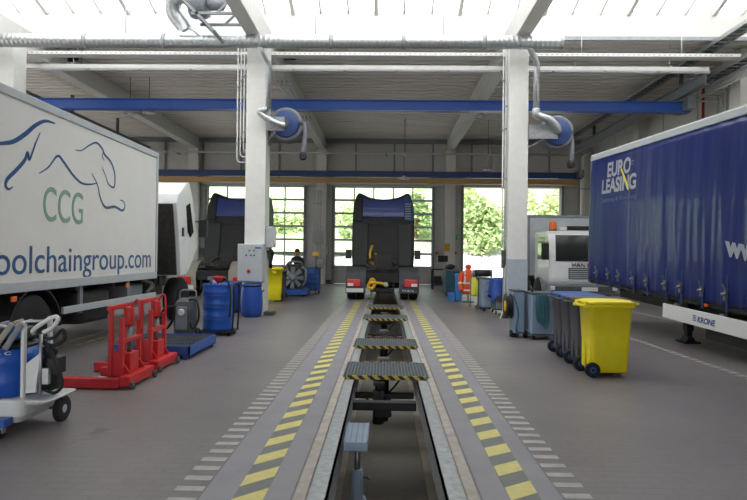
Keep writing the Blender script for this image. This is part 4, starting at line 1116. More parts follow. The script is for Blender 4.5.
# ================================================================== BINS
def make_bin(body, lid, label, loc, rz, group):
    t = thing('wheeled_bin', label, 'bin', loc, rz, group)
    m = MB(); m.loft([(.36, .44, .055, .04, 0, -.02), (.38, .47, .07, .05, 0, -.02), (.41, .52, .45, .055, 0, -.015), (.44, .58, .92, .06, 0, -.015), (.475, .63, .925, .06, 0, -.015), (.48, .635, .965, .06, 0, -.015)], True)
    m.bx(-.05, .05, -.345, -.31, .84, .91)
    m.build('body', body, t)
    m = MB(); m.bx(-.16, -.05, .17, .245, .1, .86).bx(.05, .16, .17, .245, .1, .86); m.each('back_rib', body, t)
    m = MB(); m.loft([(.49, .645, .967, .07, 0, -.02), (.498, .66, .98, .08, 0, -.02), (.495, .655, 1.0, .09, 0, -.02), (.42, .55, 1.02, .09, 0, -.015), (.25, .36, 1.025, .09, 0, -.015)], True)
    m.bx(-.2, .2, -.385, -.34, .966, .99)
    ld = m.build('lid', lid, t)
    m = MB()
    for s in (-1, 1): m.cyl((s * .08, .31, .985), (s * .2, .31, .985), .018, n=10); m.bx(s * .14 - .07, s * .14 + .07, .275, .33, .96, 1.0)
    m.each('lid_hinge', lid, ld)
    m = MB(); m.cyl((-.2, .345, .945), (.2, .345, .945), .016, n=10).bx(-.21, -.17, .28, .355, .92, .965).bx(.17, .21, .28, .355, .92, .965); m.build('handle', body, t)
    m = MB(); m.cyl((-.22, .235, .1), (.22, .235, .1), .012, n=8); m.build('axle', 'dark_grey', t)
    for s in (-1, 1):
        m = MB(); roller(m, (0, 0, 0), .1, .05, 'X', 20); w_ = m.build('wheel', 'dark_rubber', t, loc=(s * .215, .235, .1))
        m = MB(); m.lathe([(.062, -.022), (.03, -.028), (.02, -.03), (.02, .03), (.03, .028), (.062, .022)], n=16, axis='X'); m.build('hub', 'lid_blue', w_)
    return t
by = make_bin('bin_yellow', 'bin_yellow', 'yellow wheeled bin nearest the camera beside the blue trailer', (3.0, 7.85, 0), 91, 'wheeled bins')
g1 = make_bin('bin_grey', 'bin_grey', 'dark grey wheeled bin with a grey lid next behind the near yellow bin', (3.02, 8.38, 0), 89, 'wheeled bins')
b1 = make_bin('bin_grey', 'lid_blue', 'dark wheeled bin with a blue lid, second behind the near yellow bin', (3.05, 8.9, 0), 88, 'wheeled bins')
dup(b1, (3.08, 9.42, 0), 91, 'dark wheeled bin with a blue lid, far end of the bin row', 'wheeled bins')
yb = dup(by, (-3.64, 18.8, 0), 10, 'yellow wheeled bin standing just behind the left column', 'wheeled bins'); yb.scale = (1.15, 1.1, 1.12)
make_bin('bin_grey', 'bin_green', 'dark wheeled bin with a green lid behind the far yellow bin', (-3.68, 20.0, 0), 8, 'wheeled bins')

# ================================================================== LEFT SIDE
# steel drum on a dolly with a funnel
t = thing('steel_drum', 'ribbed blue steel drum on a dolly in front of the left column', 'drum', (-3.27, 11.15, .09))
m = MB(); pr = [(.27, 0), (.29, .01), (.29, .05)]
for z in (.22, .28, .45, .51, .68, .74):
    pr += [(.285, z - .02), (.298, z), (.285, z + .02)]
pr += [(.285, .86), (.293, .88), (.293, .9), (.275, .9), (.27, .88)]
m.lathe(pr, n=32); m.build('drum_shell', 'drum_blue', t)
m = MB()
for z in (.25, .48, .71): m.lathe([(.2876, z - .012), (.289, z), (.2876, z + .012)], n=32)
m.build('rolling_hoop', 'tray_blue', t)
MB().lathe([(.03, .881), (.035, .9), (.035, .92), (.01, .93)], (.12, -.14, 0), 12).build('bung', 'mid_grey', t)
t = thing('drum_dolly', 'low black dolly carrying the steel drum', 'dolly', (-3.27, 11.15, 0))
m = MB(); m.bx(-.33, .35, -.3, .3, .06, .089); m.build('platform', 'black_steel', t, .01)
for x in (-.26, .28):
    for y in (-.22, .22):
        m = MB(); roller(m, (0, 0, 0), .029, .03, 'X', 14); m.build('castor', 'dark_rubber', t, loc=(x, y, .03))
m = MB(); m.tube(smooth_path([(.34, -.2, .09), (.36, -.2, .5), (.36, -.2, .95), (.36, 0, 1.0), (.36, .2, .95), (.36, .2, .5), (.34, .2, .09)], 4), .018, 8); m.build('push_handle', 'black_steel', t)
t = thing('funnel', 'red funnel lying on top of the steel drum', 'funnel', (-3.24, 11.02, .9905))
m = MB(); m.lathe([(.02, 0), (.025, .03), (.1, .1), (.105, .15), (.098, .15), (.093, .105), (.012, .035)], n=24); m.build('cone', 'red_paint', t)
m = MB(); m.bx(.1, .15, -.02, .02, .12, .14); m.build('grip', 'red_paint', t)
t = thing('drum_pump', 'grey drum pump with a bent hose on the steel drum', 'pump', (-3.44, 11.24, .972))
m = MB(); m.cyl((0, 0, 0), (0, 0, .12), .03, n=12).bx(-.06, .05, -.04, .04, .08, .15); m.build('pump_body', 'mid_grey', t)
m = MB(); m.tube(smooth_path([(.04, -.03, .12), (.18, -.1, .16), (.4, -.22, .06), (.48, -.32, -.25), (.47, -.36, -.6)], 6), .018, 8); m.build('pump_hose', 'dark_rubber', t)
# plastic drums
def plastic_drum(loc, label):
    t = thing('plastic_drum', label, 'drum', loc, 0, 'blue plastic drums')
    MB().lathe([(.2, 0), (.235, .02), (.262, .15), (.275, .4), (.262, .62), (.24, .74), (.235, .77)], n=32).build('body', 'plastic_blue', t)
    l = MB().lathe([(.236, .765), (.25, .77), (.25, .815), (.22, .825), (.215, .81)], n=32).build('lid', 'plastic_blue', t)
    MB().lathe([(.252, .77), (.258, .785), (.252, .8)], n=32).build('clamp_ring', 'black_plastic', l)
    for s in (-1, 1):
        m = MB(); m.tube(smooth_path([(s * .25, -.08, .62), (s * .3, -.04, .66), (s * .3, .04, .66), (s * .25, .08, .62)], 4), .015, 6); m.build('grip', 'plastic_blue', t)
    return t
pd = plastic_drum((-3.34, 14.28, 0), 'smooth blue plastic drum in front of the left column under the control cabinet')
dup(pd, (-4.08, 15.25, .0), 40, 'blue plastic drum half hidden beside the left column, farther back', 'blue plastic drums')
# control cabinet on the column
t = thing('control_cabinet', 'pale grey control cabinet with buttons on the left column', 'electrical cabinet', (-3.42, 14.42, .86))
MB().bx(-.33, .31, 0, .325, 0, .97).build('housing', 'light_grey', t, .012)
MB().bx(-.31, .29, -.018, 0, .02, .95).build('door', 'light_grey', t, .008)
for k, (x, z, q) in enumerate(((-.02, .8, 0), (.1, .8, 0), (-.1, .68, 0), (.02, .68, 0), (.1, .68, 0), (-.03, .28, 1))):
    MB().lathe([(.045 if q else .022, -.045 if q else -.032), (.045 if q else .022, -.0185)], (x, 0, z), 14, 'Y').build('button', 'red_paint' if q else 'dark_grey', t)
MB().bx(.12, .27, -.022, -.0185, .85, .89).build('label_plate', 'lid_blue', t)
t = thing('socket_panel', 'white panel with sockets and a cable under the control cabinet', 'electrical box', (-3.32, 14.62, .28))
MB().bx(-.19, .17, 0, .125, 0, .575).build('housing', 'white_paint', t, .01)
for x in (-.1, 0, .1): MB().lathe([(.045, -.07), (.045, -.04), (.055, -.001)], (x, 0, .28), 14, 'Y').build('socket', 'dark_grey', t)
m = MB(); m.tube(smooth_path([(-.1, -.03, .3), (-.04, -.08, .44), (.08, -.08, .46), (.13, -.03, .3)], 5), .014, 6); m.build('cable', 'dark_rubber', t)
t = thing('junction_box', 'pale box on the right side of the left column', 'electrical box', (-3.02, 15.02, 1.75))
MB().bx(-.108, .1, -.16, .16, 0, .55).build('housing', 'light_grey', t, .02); MB().bx(.1, .112, -.13, .13, .06, .5).build('cover', 'white_paint', t)
t = thing('cable_coil', 'black cables hanging on hooks on the left column', 'cable', (-3.02, 15.0, 1.2))
m = MB()
for k in range(3): m.tube([(-.02 + .02 * k + .03 * sin(a * 2), .13 * cos(a), .25 + .24 * sin(a)) for a in [2 * pi * q / 18 for q in range(18)]], .02, 6, closed=True)
m.build('coil', 'dark_rubber', t); MB().bx(-.108, .06, -.02, .02, .42, .46).build('hook', 'dark_grey', t)
# grey hose trolley
t = thing('oil_suction_trolley', 'dark grey suction trolley with coiled black hoses beside the steel drum', 'trolley', (-3.72, 10.6, 0))
MB().loft([(.3, .34, .08, .05, 0, 0), (.34, .38, .12, .07, 0, 0), (.34, .38, .55, .07, 0, 0), (.3, .32, .68, .07, 0, .02), (.2, .2, .74, .05, 0, .04)]).build('tank', 'dark_grey', t, .01)
m = MB(); m.bx(-.11, .1, -.215, -.19, .18, .6); m.build('front_panel', 'mid_grey', t, .01)
m = MB(); m.lathe([(.05, -.26), (.06, -.23), (.06, -.216)], (-.0, 0, .5), 14, 'Y'); m.build('gauge', 'reflective_grey', t)
for s in (-1, 1):
    m = MB(); roller(m, (0, 0, 0), .09, .05, 'X', 18); m.build('wheel', 'dark_rubber', t, loc=(s * .2, .1, .09))
m = MB(); m.tube(smooth_path([(-.13, .1, .6), (-.15, .14, .85), (0, .15, .88), (.15, .14, .85), (.13, .1, .6)], 4), .016, 8); m.build('push_handle', 'steel_worn', t)
m = MB(); m.tube(smooth_path([(-.15, -.05, .6), (-.35, -.1, .55), (-.42, -.12, .35), (-.33, -.15, .18), (-.2, -.18, .3), (-.1, -.2, .62)], 6), .022, 8); m.build('suction_hose', 'dark_rubber', t)
m = MB(); m.tube(smooth_path([(.1, -.1, .72), (.26, -.15, .7), (.31, -.18, .4), (.22, -.2, .2), (.15, -.2, .3)], 6), .02, 8); m.build('drain_hose', 'dark_rubber', t)
# blue drip tray
t = thing('drip_tray', 'low blue drip tray with a grating, behind the red lifting trolleys', 'tray', (-3.5, 9.1, 0))
m = MB(); X, Y = .61, .66
m.bx(-X, X, -Y, -Y + .02, .05, .2).bx(-X, X, Y - .02, Y, .05, .2).bx(-X, -X + .02, -Y, Y, .05, .2).bx(X - .02, X, -Y, Y, .05, .2).bx(-X, X, -Y, Y, .045, .06)
m.build('pan', 'tray_blue', t)
m = MB()
for k in range(22): x = -X + .03 + k * .055; m.bx(x, x + .012, -Y + .021, Y - .021, .165, .188)
for k in range(5): y = -Y + .1 + .28 * k; m.bx(-X + .021, X - .021, y, y + .02, .16, .186)
m.build('grating', 'dark_grey', t)
for x in (-X + .08, X - .08):
    for y in (-Y + .06, Y - .06): MB().bx(x - .04, x + .04, y - .04, y + .04, .0, .046).build('foot', 'tray_blue', t)
# red wheel lifting trolleys
def lifter(loc, label):
    t = thing('wheel_lifting_trolley', label, 'trolley', loc, 0, 'red wheel lifting trolleys')
    MB().bx(-.08, .04, 0, .72, .035, .15).build('base_rail', 'red_paint', t, .008)
    for y, Lf in ((.04, -.82), (.68, -.62)):
        m = MB(); m.bx(Lf, -.08, y - .05, y + .05, .012, .125); m.build('fork_arm', 'red_paint', t, .008)
        m = MB(); m.cyl((Lf + .1, y + (.07 if y < .3 else -.07), .1), (-.12, y + (.07 if y < .3 else -.07), .1), .026, n=10); m.build('fork_roller', 'steel_worn', t)
    for y in (.16, .56):
        MB().bx(-.285, -.235, y - .025, y + .025, .12, .92).build('mast_post', 'red_paint', t, .005)
        m = MB(); m.prism([(-.29, .13), (-.03, .13), (-.03, .17), (-.2, .42), (-.29, .42)], 'Y', y - .012, y + .012); m.build('gusset', 'red_paint', t)
    MB().bx(-.29, -.23, .1, .64, .9, .955).build('mast_top_bar', 'red_paint', t, .005)
    m = MB(); m.bx(-.2, -.06, .24, .48, .15, .38); m.build('lift_carriage', 'red_paint', t, .01)
    m = MB(); m.bx(-.14, -.09, .1, .15, .12, .82).bx(-.14, -.09, .57, .62, .12, .74).bx(-.15, -.08, .09, .63, .52, .56); m.build('guide_frame', 'red_paint', t)
    MB().cyl((-.13, .36, .38), (-.13, .36, .72), .03, n=12).build('ram', 'steel_worn', t)
    MB().lathe([(.05, .7), (.055, .72), (.055, .9), (.03, .93)], (-.13, .36, 0), 14).build('pump', 'red_paint', t)
    m = MB(); m.tube(smooth_path([(-.13, .36, .88), (-.05, .34, 1.0), (-.0, .32, .98), (.02, .3, .75)], 5), .014, 8); m.build('pump_lever', 'red_paint', t)
    m = MB(); m.tube(smooth_path([(-.13, .36, .75), (-.2, .3, .62), (-.17, .28, .45)], 5), .012, 6); m.build('hydraulic_hose', 'dark_rubber', t)
    for x, y in ((.01, .04), (.01, .68), (-.6, .69)):
        m = MB(); roller(m, (0, 0, 0), .045, .035, 'X', 16); m.build('castor', 'dark_grey', t, loc=(x + .05, y + (0 if x > -.1 else 0), .045) if x > -.1 else (x, y, .045))
    return t
lf = lifter((-2.98, 6.55, 0), 'nearest red wheel lifting trolley, its long fork arm pointing left')
dup(lf, (-3.03, 7.5, 0), 0, 'second red wheel lifting trolley, standing right in front of the blue drip tray')
# blue and white fluid trolley at the left edge
t = thing('fluid_service_trolley', 'blue and white fluid service trolley with hoses at the left edge', 'trolley', (-3.45, 5.15, 0))
m = MB(); m.loft([(.7, .52, .1, .06, -.06, 0), (.78, .58, .16, .08, -.06, 0), (.8, .6, .3, .08, -.06, 0), (.76, .56, .31, .08, -.06, 0)]); m.loft([(.3, .42, .25, .05, .34, -.01), (.36, .46, .27, .06, .35, -.01), (.38, .48, .29, .06, .36, -.01), (.36, .46, .295, .06, .36, -.01)])
m.build('base_moulding', 'white_lacquer', t, .01)
m = MB(); pr = [(.27, .312), (.29, .33), (.29, .42), (.297, .44), (.29, .46), (.29, .6), (.297, .62), (.29, .64), (.29, .73), (.26, .735)]
m.lathe(pr, (.0, -.02, 0), 36); dr = m.build('drum', 'drum_blue', t)
def on_drum(a, z): return Vector((.298 * cos(a), -.02 + .298 * sin(a), z))
m = MB(); ac = radians(-82)
for (a0, z0), (a1, z1) in (((-.22, 0), (0, .1)), ((0, .1), (.22, 0)), ((.22, 0), (0, -.1)), ((0, -.1), (-.22, 0))):
    p, q = on_drum(ac + a0, .56 + z0), on_drum(ac + a1, .56 + z1); m.bar(p, q, .006, .008)
m.build('diamond_mark', 'letter_white', dr)
def drum_bend(v): 
    q = on_drum(ac + v.x / .298, v.z); return q + Vector((cos(ac), sin(ac), 0)) * v.y
lettering('drum_lettering', 'AL', .065, 'letter_white', dr, plane_matrix((-.02, 0, .535), (1, 0, 0), (0, 0, 1)), .065, .001, .1, drum_bend, .002)
lettering('drum_marking', '- L - C', .04, 'letter_white', dr, plane_matrix((-.02, 0, .69), (1, 0, 0), (0, 0, 1)), .2, .001, 0, drum_bend, .001)
MB().bx(.27, .3, -.22, -.17, .3, .98).bx(.27, .3, .17, .22, .3, .98).build('upright_post', 'white_lacquer', t, .008)
MB().prism([(-.3, .30), (.02, .30), (.27, .33), (.27, .45), (.1, .5), (.28, .68), (.28, .31)], 'Y', -.165, -.15) if False else None
m = MB(); m.prism([(.3, .34), (.39, .35), (.43, .70), (.3, .6)], 'Y', -.19, -.16); m.build('side_panel', 'white_lacquer', t, .004)
m = MB(); m.bx(.3, .38, -.12, .18, .34, .56); m.build('side_tank', 'plastic_blue', t, .02)
m = MB(); m.lathe([(.03, .34), (.085, .36), (.085, .5), (.06, .55), (.05, .66), (.07, .68), (.07, .74), (.02, .76)], (.44, -.06, 0), 18); m.bx(.45, .54, -.12, .02, .5, .64); m.build('pump', 'black_plastic', t)
m = MB(); m.cyl((.42, -.17, .33), (.42, -.17, .86), .014, n=10).cyl((.38, -.1, .34), (.38, -.1, .8), .018, n=10).bx(.43, .49, -.17, -.13, .42, .56); m.build('pump_piping', 'galvanised', t)
m = MB(); m.tube(smooth_path([(.32, -.12, .86), (.36, -.18, .9), (.46, -.2, .97), (.56, -.2, 1.02), (.585, -.2, .99), (.53, -.2, .92), (.46, -.2, .88)], 6), .02, 10); m.build('bent_handle', 'white_lacquer', t)
m = MB()
m.tube(smooth_path([(.36, -.1, .84), (.5, -.14, .82), (.6, -.15, .9), (.62, -.15, .82), (.53, -.15, .76), (.4, -.12, .78)], 6), .016, 8)
m.build('coiled_hose', 'dark_rubber', t)
m = MB(); m.tube(smooth_path([(.4, -.1, .8), (.5, -.16, .72), (.59, -.18, .55), (.62, -.18, .42), (.56, -.18, .35), (.46, -.15, .36)], 6), .016, 8); m.build('pump_hose', 'dark_rubber', t)
m = MB(); m.tube(smooth_path([(-.3, -.22, .96), (-.1, -.25, .98), (.08, -.26, .95), (.2, -.22, .93), (.28, -.2, .97), (.45, -.1, .97)], 6), .012, 8); m.build('top_rail', 'galvanised', t)
for k, (x, mt_, z, tilt) in enumerate(((-.24, 'grey_blue', .8, -.1), (-.12, 'black_plastic', .8, -.08), (-.02, 'mid_grey', .8, .09), (.1, 'beige_grey', .82, .1), (.2, 'mid_grey', .82, .08))):
    m = MB(); m.bar((x - .03, -.28, z - .08), (x + tilt, -.22, z + .14), .055, .05); m.bar((x + tilt, -.22, z + .14), (x + tilt + .03, -.12, z + .16), .03, .03); m.build('dispensing_gun', mt_, t, .012)
MB().bx(.1, .24, -.2, -.06, .82, .94).build('filter_housing', 'bright_blue', t, .03)
MB().bx(-.3, .28, -.2, .2, .736, .765).build('drum_cover', 'black_plastic', t, .01)
MB().bx(-.3, .2, -.1, .14, .766, .9).build('hose_reel_box', 'black_plastic', t, .03)
m = MB(); roller(m, (0, 0, 0), .12, .055, 'X', 24); wv = m.build('wheel', 'dark_rubber', t, loc=(.43, .16, .12))
m = MB(); m.lathe([(.02, .034), (.03, .03), (.065, .02), (.07, .027)] [::-1], n=18, axis='X'); m.build('rim', 'light_grey', wv)
m = MB(); roller(m, (0, 0, 0), .12, .055, 'X', 24); m.build('wheel', 'dark_rubber', t, loc=(-.5, .18, .12))
m = MB(); m.cyl((-.5, .18, .12), (.4, .18, .12), .015, n=8); m.build('axle', 'dark_grey', t)
MB().bx(-.45, .27, -.42, -.3, .1, .17).build('foot_step', 'tray_blue', t, .008)
for x in (-.35, .2):
    m = MB(); roller(m, (0, 0, 0), .045, .035, 'X', 16); cs = m.build('castor', 'dark_rubber', t, loc=(x, -.36, .045))
    MB().bx(-.03, .03, -.02, .03, .0, .055).build('castor_fork', 'galvanised', cs)

# engine on a blue tray, cart, person
t = thing('engine_tray', 'low blue tray carrying the engine behind the far yellow bin', 'tray', (-3.45, 21.7, 0))
m = MB(); m.bx(-.55, .55, -.6, .6, .06, .26).bx(-.5, .5, -.55, .55, .26, .27); m.build('pan', 'bright_blue' if False else 'tray_blue', t, .01)
for x in (-.48, .48):
    for y in (-.5, .5):
        m = MB(); roller(m, (0, 0, 0), .03, .04, 'X', 12); m.build('castor', 'dark_rubber', t, loc=(x * .9, y, .03))
t = thing('truck_engine', 'greasy dark truck engine with a big cooling fan on the blue tray', 'engine', (-3.45, 21.7, .271))
MB().bx(-.32, .32, -.3, .5, .0, .75).bx(-.4, .4, -.25, .4, .25, .5).bx(-.25, .25, -.2, .45, .75, .92).build('engine_block', 'greasy_dark', t, .03)
m = MB()
for k in range(8):
    a = 2 * pi * k / 8; c, s = cos(a), sin(a); ux, uz = Vector((c, 0, s)), Vector((-s, 0, c)); o = Vector((0, -.42, .42))
    p = [o + ux * .1 - uz * .05 + Vector((0, .02, 0)), o + ux * .4 - uz * .1 + Vector((0, .04, 0)), o + ux * .42 + uz * .07 - Vector((0, .04, 0)), o + ux * .1 + uz * .06 - Vector((0, .02, 0))]
    q = [v + Vector((0, .015, 0)) for v in p]
    m.add(p + q, [(0, 1, 2, 3), (7, 6, 5, 4), (0, 4, 5, 1), (1, 5, 6, 2), (2, 6, 7, 3), (3, 7, 4, 0)])
m.lathe([(.05, -.06), (.13, -.05), (.13, .03), (.05, .04)], (0, -.42, .42), 18, 'Y'); m.cyl((0, -.4, .42), (0, -.29, .42), .05, n=10)
m.build('cooling_fan', 'mid_grey', t)
m = MB(); m.tube(smooth_path([(.3, -.1, .8), (.48, -.2, .7), (.45, -.25, .3), (.34, -.2, .1)], 5), .035, 8); m.tube(smooth_path([(-.25, -.2, .9), (-.1, -.3, 1.02), (.2, -.1, 1.0), (.28, .2, .9)], 5), .045, 8); m.build('coolant_pipe', 'mid_grey', t)
m = MB(); m.lathe([(.05, -.1), (.14, -.08), (.14, .08), (.05, .1)], (-.42, .1, .7), 16, 'Y'); m.build('turbocharger', 'rusty', t)
t = thing('tool_trolley', 'blue tool trolley standing right of the engine', 'trolley', (-2.9, 22.95, 0))
MB().bx(-.3, .3, -.22, .22, .12, 1.05).build('cabinet', 'teal_dark', t, .01)
for k in range(4): MB().bx(-.27, .27, -.235, -.221, .18 + .21 * k, .36 + .21 * k).build('drawer', 'tray_blue', t, .006)
for x in (-.25, .25):
    for y in (-.17, .17):
        m = MB(); roller(m, (0, 0, 0), .055, .035, 'X', 14); m.build('castor', 'dark_rubber', t, loc=(x, y, .055))
MB().tube(smooth_path([(.3, -.15, 1.0), (.4, -.15, 1.05), (.4, .15, 1.05), (.3, .15, 1.0)], 3), .015, 8).build('push_handle', 'steel_worn', t)
t = thing('stand_lamp', 'thin work lamp on a stand beside the blue tool trolley', 'lamp', (-2.72, 22.45, 0))
MB().cyl((0, 0, .02), (0, 0, 1.55), .018, n=8).build('pole', 'dark_grey', t); MB().lathe([(.18, 0), (.18, .02), (.03, .04)], n=16).build('base', 'dark_grey', t); MB().bx(-.12, .12, -.06, .05, 1.5, 1.66).build('lamp_head', 'yellow_plastic', t, .02)
# ================================================================== PERSON (bending over the engine)
def skinned(name, verts, edges, radii, root, parent, sub=2):
    me = bpy.data.meshes.new(name); me.from_pydata(verts, edges, []); o = bpy.data.objects.new(name, me); COL.objects.link(o)
    md = o.modifiers.new('skin', 'SKIN'); md.use_smooth_shade = True
    sv = me.skin_vertices[0].data if me.skin_vertices else None
    if sv is None:
        bm = bmesh.new(); bm.from_mesh(me); bm.verts.layers.skin.verify(); bm.to_mesh(me); bm.free(); sv = me.skin_vertices[0].data
    for i, r in enumerate(radii): sv[i].radius = r if hasattr(r, '__len__') else (r, r); sv[i].use_root = (i == root)
    s = o.modifiers.new('sub', 'SUBSURF'); s.levels = sub; s.render_levels = sub
    bpy.context.view_layer.update()
    res = bpy.data.meshes.new_from_object(o.evaluated_get(bpy.context.evaluated_depsgraph_get()))
    bpy.data.objects.remove(o); bpy.data.meshes.remove(me)
    o = bpy.data.objects.new(name, res); COL.objects.link(o); o.parent = parent
    for p in res.polygons: p.use_smooth = True
    return o
pt = thing('person', 'person in a dark shirt and grey trousers bending over the engine', 'person', (-3.5, 22.85, 0), 0)
V, E, RR = [], [], []
def j(p, r, par=None):
    V.append(p); RR.append(r)
    if par is not None: E.append((par, len(V) - 1))
    return len(V) - 1
pel = j((0, .05, .96), (.15, .12)); ch = j((0, -.03, 1.2), (.15, .11), pel); c2 = j((0, -.1, 1.38), (.165, .11), ch); nk = j((0, -.16, 1.5), .055, c2); hd0 = j((0, -.19, 1.57), .07, nk); hd1 = j((0, -.21, 1.66), .1, hd0); hd2 = j((0, -.21, 1.74), .075, hd1)
for s in (-1, 1):
    hip = j((s * .1, .05, .88), .095, pel); kn = j((s * .11, .0, .5), .065, hip); an = j((s * .11, .05, .1), .045, kn); heel = j((s * .11, .03, .05), .045, an); toe = j((s * .13, -.15, .035), .035, heel)
    sh = j((s * .19, -.1, 1.39), .065, c2); el = j((s * .27, -.2, 1.16), .045, sh); wr_ = j((s * .16, -.42, 1.14), .03, el); pm = j((s * .14, -.5, 1.13), (.035, .02), wr_)
    for q in range(4):
        b0 = j((s * (.115 + .02 * q), -.55, 1.135), .0095, pm); b1 = j((s * (.113 + .021 * q), -.59, 1.125), .009, b0); j((s * (.113 + .021 * q), -.605 - .008 * (q in (1, 2)), 1.095), .008, b1)
    th = j((s * .11, -.47, 1.12), .011, pm); j((s * .085, -.52, 1.105), .009, th)
body = skinned('body', V, E, RR, 0, pt)
for mm in ('shirt_dark', 'trousers_grey', 'skin', 'black_plastic'): body.data.materials.append(MATS[mm])
for p in body.data.polygons:
    c = p.center
    if c.z < .1: k = 3
    elif c.z < .97 : k = 1
    elif c.z > 1.5 or c.y < -.34: k = 2
    else: k = 0
    p.material_index = k
m = MB(); m.ball((0, -.185, 1.70), (.105, .115, .1), 16, 10); m.build('hair', 'hair_dark', pt)
m = MB(); m.prism([(-.31, 1.65), (-.335, 1.62), (-.3, 1.61)], 'X', -.012, .012); m.build('nose', 'skin', pt)
for s in (-1, 1):
    MB().ball((s * .035, -.302, 1.665), (.012, .008, .008), 8, 5).build('eye', 'letter_black', pt)
    MB().ball((s * .102, -.2, 1.65), (.014, .022, .03), 8, 6).build('ear', 'skin', pt)
MB().bx(-.025, .025, -.312, -.3, 1.585, 1.592).build('mouth', 'rusty', pt)

# ================================================================== RIGHT SIDE BY THE COLUMN
# hot water washer
t = thing('pressure_washer', 'grey blue hot water washer cabinet with teal hoses behind the dark bins', 'washer', (3.06, 11.3, 0))
MB().bx(-.24, .27, -.32, .32, .1, .86).build('housing', 'grey_blue', t, .02)
MB().bx(-.25, .28, -.33, .33, .86, .9).build('top_cover', 'dark_grey', t, .01)
MB().bx(-.25, .28, -.33, .33, .08, .12).build('skirt', 'dark_grey', t, .006)
for x in (-.19, .22):
    for y in (-.26, .26):
        m = MB(); roller(m, (0, 0, 0), .045, .035, 'X', 14); m.build('castor', 'dark_rubber', t, loc=(x, y, .045))
m = MB()
for k in range(4):
    x = -.15 + .045 * k; m.tube(smooth_path([(x, -.33, .86), (x - .02, -.38, .7 - .04 * k), (x, -.39, .42 - .05 * k), (x + .06, -.38, .36 - .03 * k), (x + .09, -.37, .6), (x + .07, -.34, .88)], 5), .017, 8)
m.build('hoses', 'hose_teal', t)
MB().bx(.05, .2, -.33, -.321, .6, .76).build('control_panel', 'mid_grey', t, .003)
MB().cyl((-.2, -.2, .9), (-.2, -.05, 1.02), .02, n=8).build('spray_lance', 'black_plastic', t)
t = thing('gas_trolley', 'slim grey trolley with a black cable reel left of the washer', 'trolley', (2.63, 11.45, 0))
MB().bx(-.09, .12, -.2, .25, .08, .9).build('housing', 'grey_blue', t, .02)
MB().bx(-.1, .13, -.21, .26, .9, .93).build('top_cover', 'dark_grey', t, .008)
m = MB(); m.lathe([(.1, -.06), (.25, -.055), (.25, -.04), (.2, -.035), (.2, .035), (.25, .04), (.25, .055), (.1, .06)], (-.16, .0, .6), 26, 'X'); rl = m.build('cable_reel', 'dark_rubber', t)
m = MB(); m.lathe([(.02, -.07), (.11, -.062), (.11, .062), (.02, .065)], (-.16, .0, .6), 18, 'X'); m.build('reel_hub', 'yellow_plastic', rl)
for s in (-1, 1):
    m = MB(); roller(m, (0, 0, 0), .07, .04, 'X', 16); m.build('wheel', 'dark_rubber', t, loc=(.015 + s * .13, -.1, .07))
MB().bx(-.08, .1, .15, .24, .0, .08).build('foot', 'dark_grey', t)
m = MB(); m.tube(smooth_path([(-.1, -.2, .85), (-.02, -.28, .5), (-.05, -.26, .15), (.08, -.24, .1)], 5), .016, 8); m.build('hose', 'hose_teal', t)
# row behind the column
def box_trolley(loc, w, d, h, mats, name, label, cat, drawers=3):
    t = thing(name, label, cat, loc)
    MB().bx(-w, w, -d, d, .11, h).build('cabinet', mats[0], t, .015)
    MB().bx(-w - .01, w + .01, -d - .01, d + .01, h, h + .03).build('top', mats[1], t, .008)
    for k in range(drawers):
        q = (h - .2) / max(drawers, 1); f = MB().bx(-w + .03, w - .03, -d - .014, -d - .001, .15 + q * k, .13 + q * (k + 1)).build('drawer', mats[2], t, .005)
        MB().bx(-w * .4, w * .4, -d - .03, -d - .015, .13 + q * (k + 1) - .05, .13 + q * (k + 1) - .03).build('handle', 'dark_grey', f)
    for x in (-w + .05, w - .05):
        for y in (-d + .05, d - .05):
            m = MB(); roller(m, (0, 0, 0), .05, .035, 'X', 14); m.build('castor', 'dark_rubber', t, loc=(x, y, .05))
    return t
def cloth(name, label, cat, loc, w, d, top, drop, mat, seed, bands=()):
    """cloth laid over something w x d, hanging down in folds"""
    t = thing(name, label, cat, loc); rr_ = random.Random(seed); m = MB(); n = 40; rows = 9; vs = []
    ph = [rr_.uniform(0, 6.28) for _ in range(4)]
    for r_ in range(rows):
        f = r_ / (rows - 1); 
        for k in range(n):
            a = 2 * pi * k / n; cx_, sy = cos(a), sin(a); e = .3
            x = abs(cx_) ** e * (1 if cx_ > 0 else -1) * w; y = abs(sy) ** e * (1 if sy > 0 else -1) * d
            if r_ == 0: vs.append((x * .97, y * .97, top)); continue
            wob = 1 + f * (.14 + .10 * sin(7 * a + ph[0]) + .06 * sin(11 * a + ph[1]))
            vs.append((x * wob, y * wob, top - .01 - f * drop * (1 + .12 * sin(3 * a + ph[2]) + .08 * sin(5 * a + ph[3]))))
    b = len(vs); vs.append((0, 0, top + .01))
    m.add(vs, [(r_ * n + k, (r_ + 1) * n + k, (r_ + 1) * n + (k + 1) % n, r_ * n + (k + 1) % n) for r_ in range(rows - 1) for k in range(n)] + [(b, k, (k + 1) % n) for k in range(n)], True)
    o = m.build('cloth', mat, t)
    return t
box_trolley((3.2, 15.95, 0), .19, .3, .95, ('dark_grey', 'dark_grey', 'mid_grey'), 'parts_trolley', 'dark parts trolley under the blue cover beside the right column', 'trolley')
cloth('dust_cover', 'dark blue dust cover draped over the trolley beside the right column', 'cover', (3.2, 15.95, 0), .23, .35, .985, .55, 'plastic_blue', 4)
box_trolley((3.0, 16.78, 0), .18, .3, .92, ('grey_blue', 'dark_grey', 'grey_blue'), 'tool_cabinet', 'pale grey blue tool cabinet on castors, next beyond the covered trolley', 'trolley')
t = thing('grinding_machine', 'dark grey machine on a pedestal with a black motor on top', 'machine', (2.99, 17.55, 0))
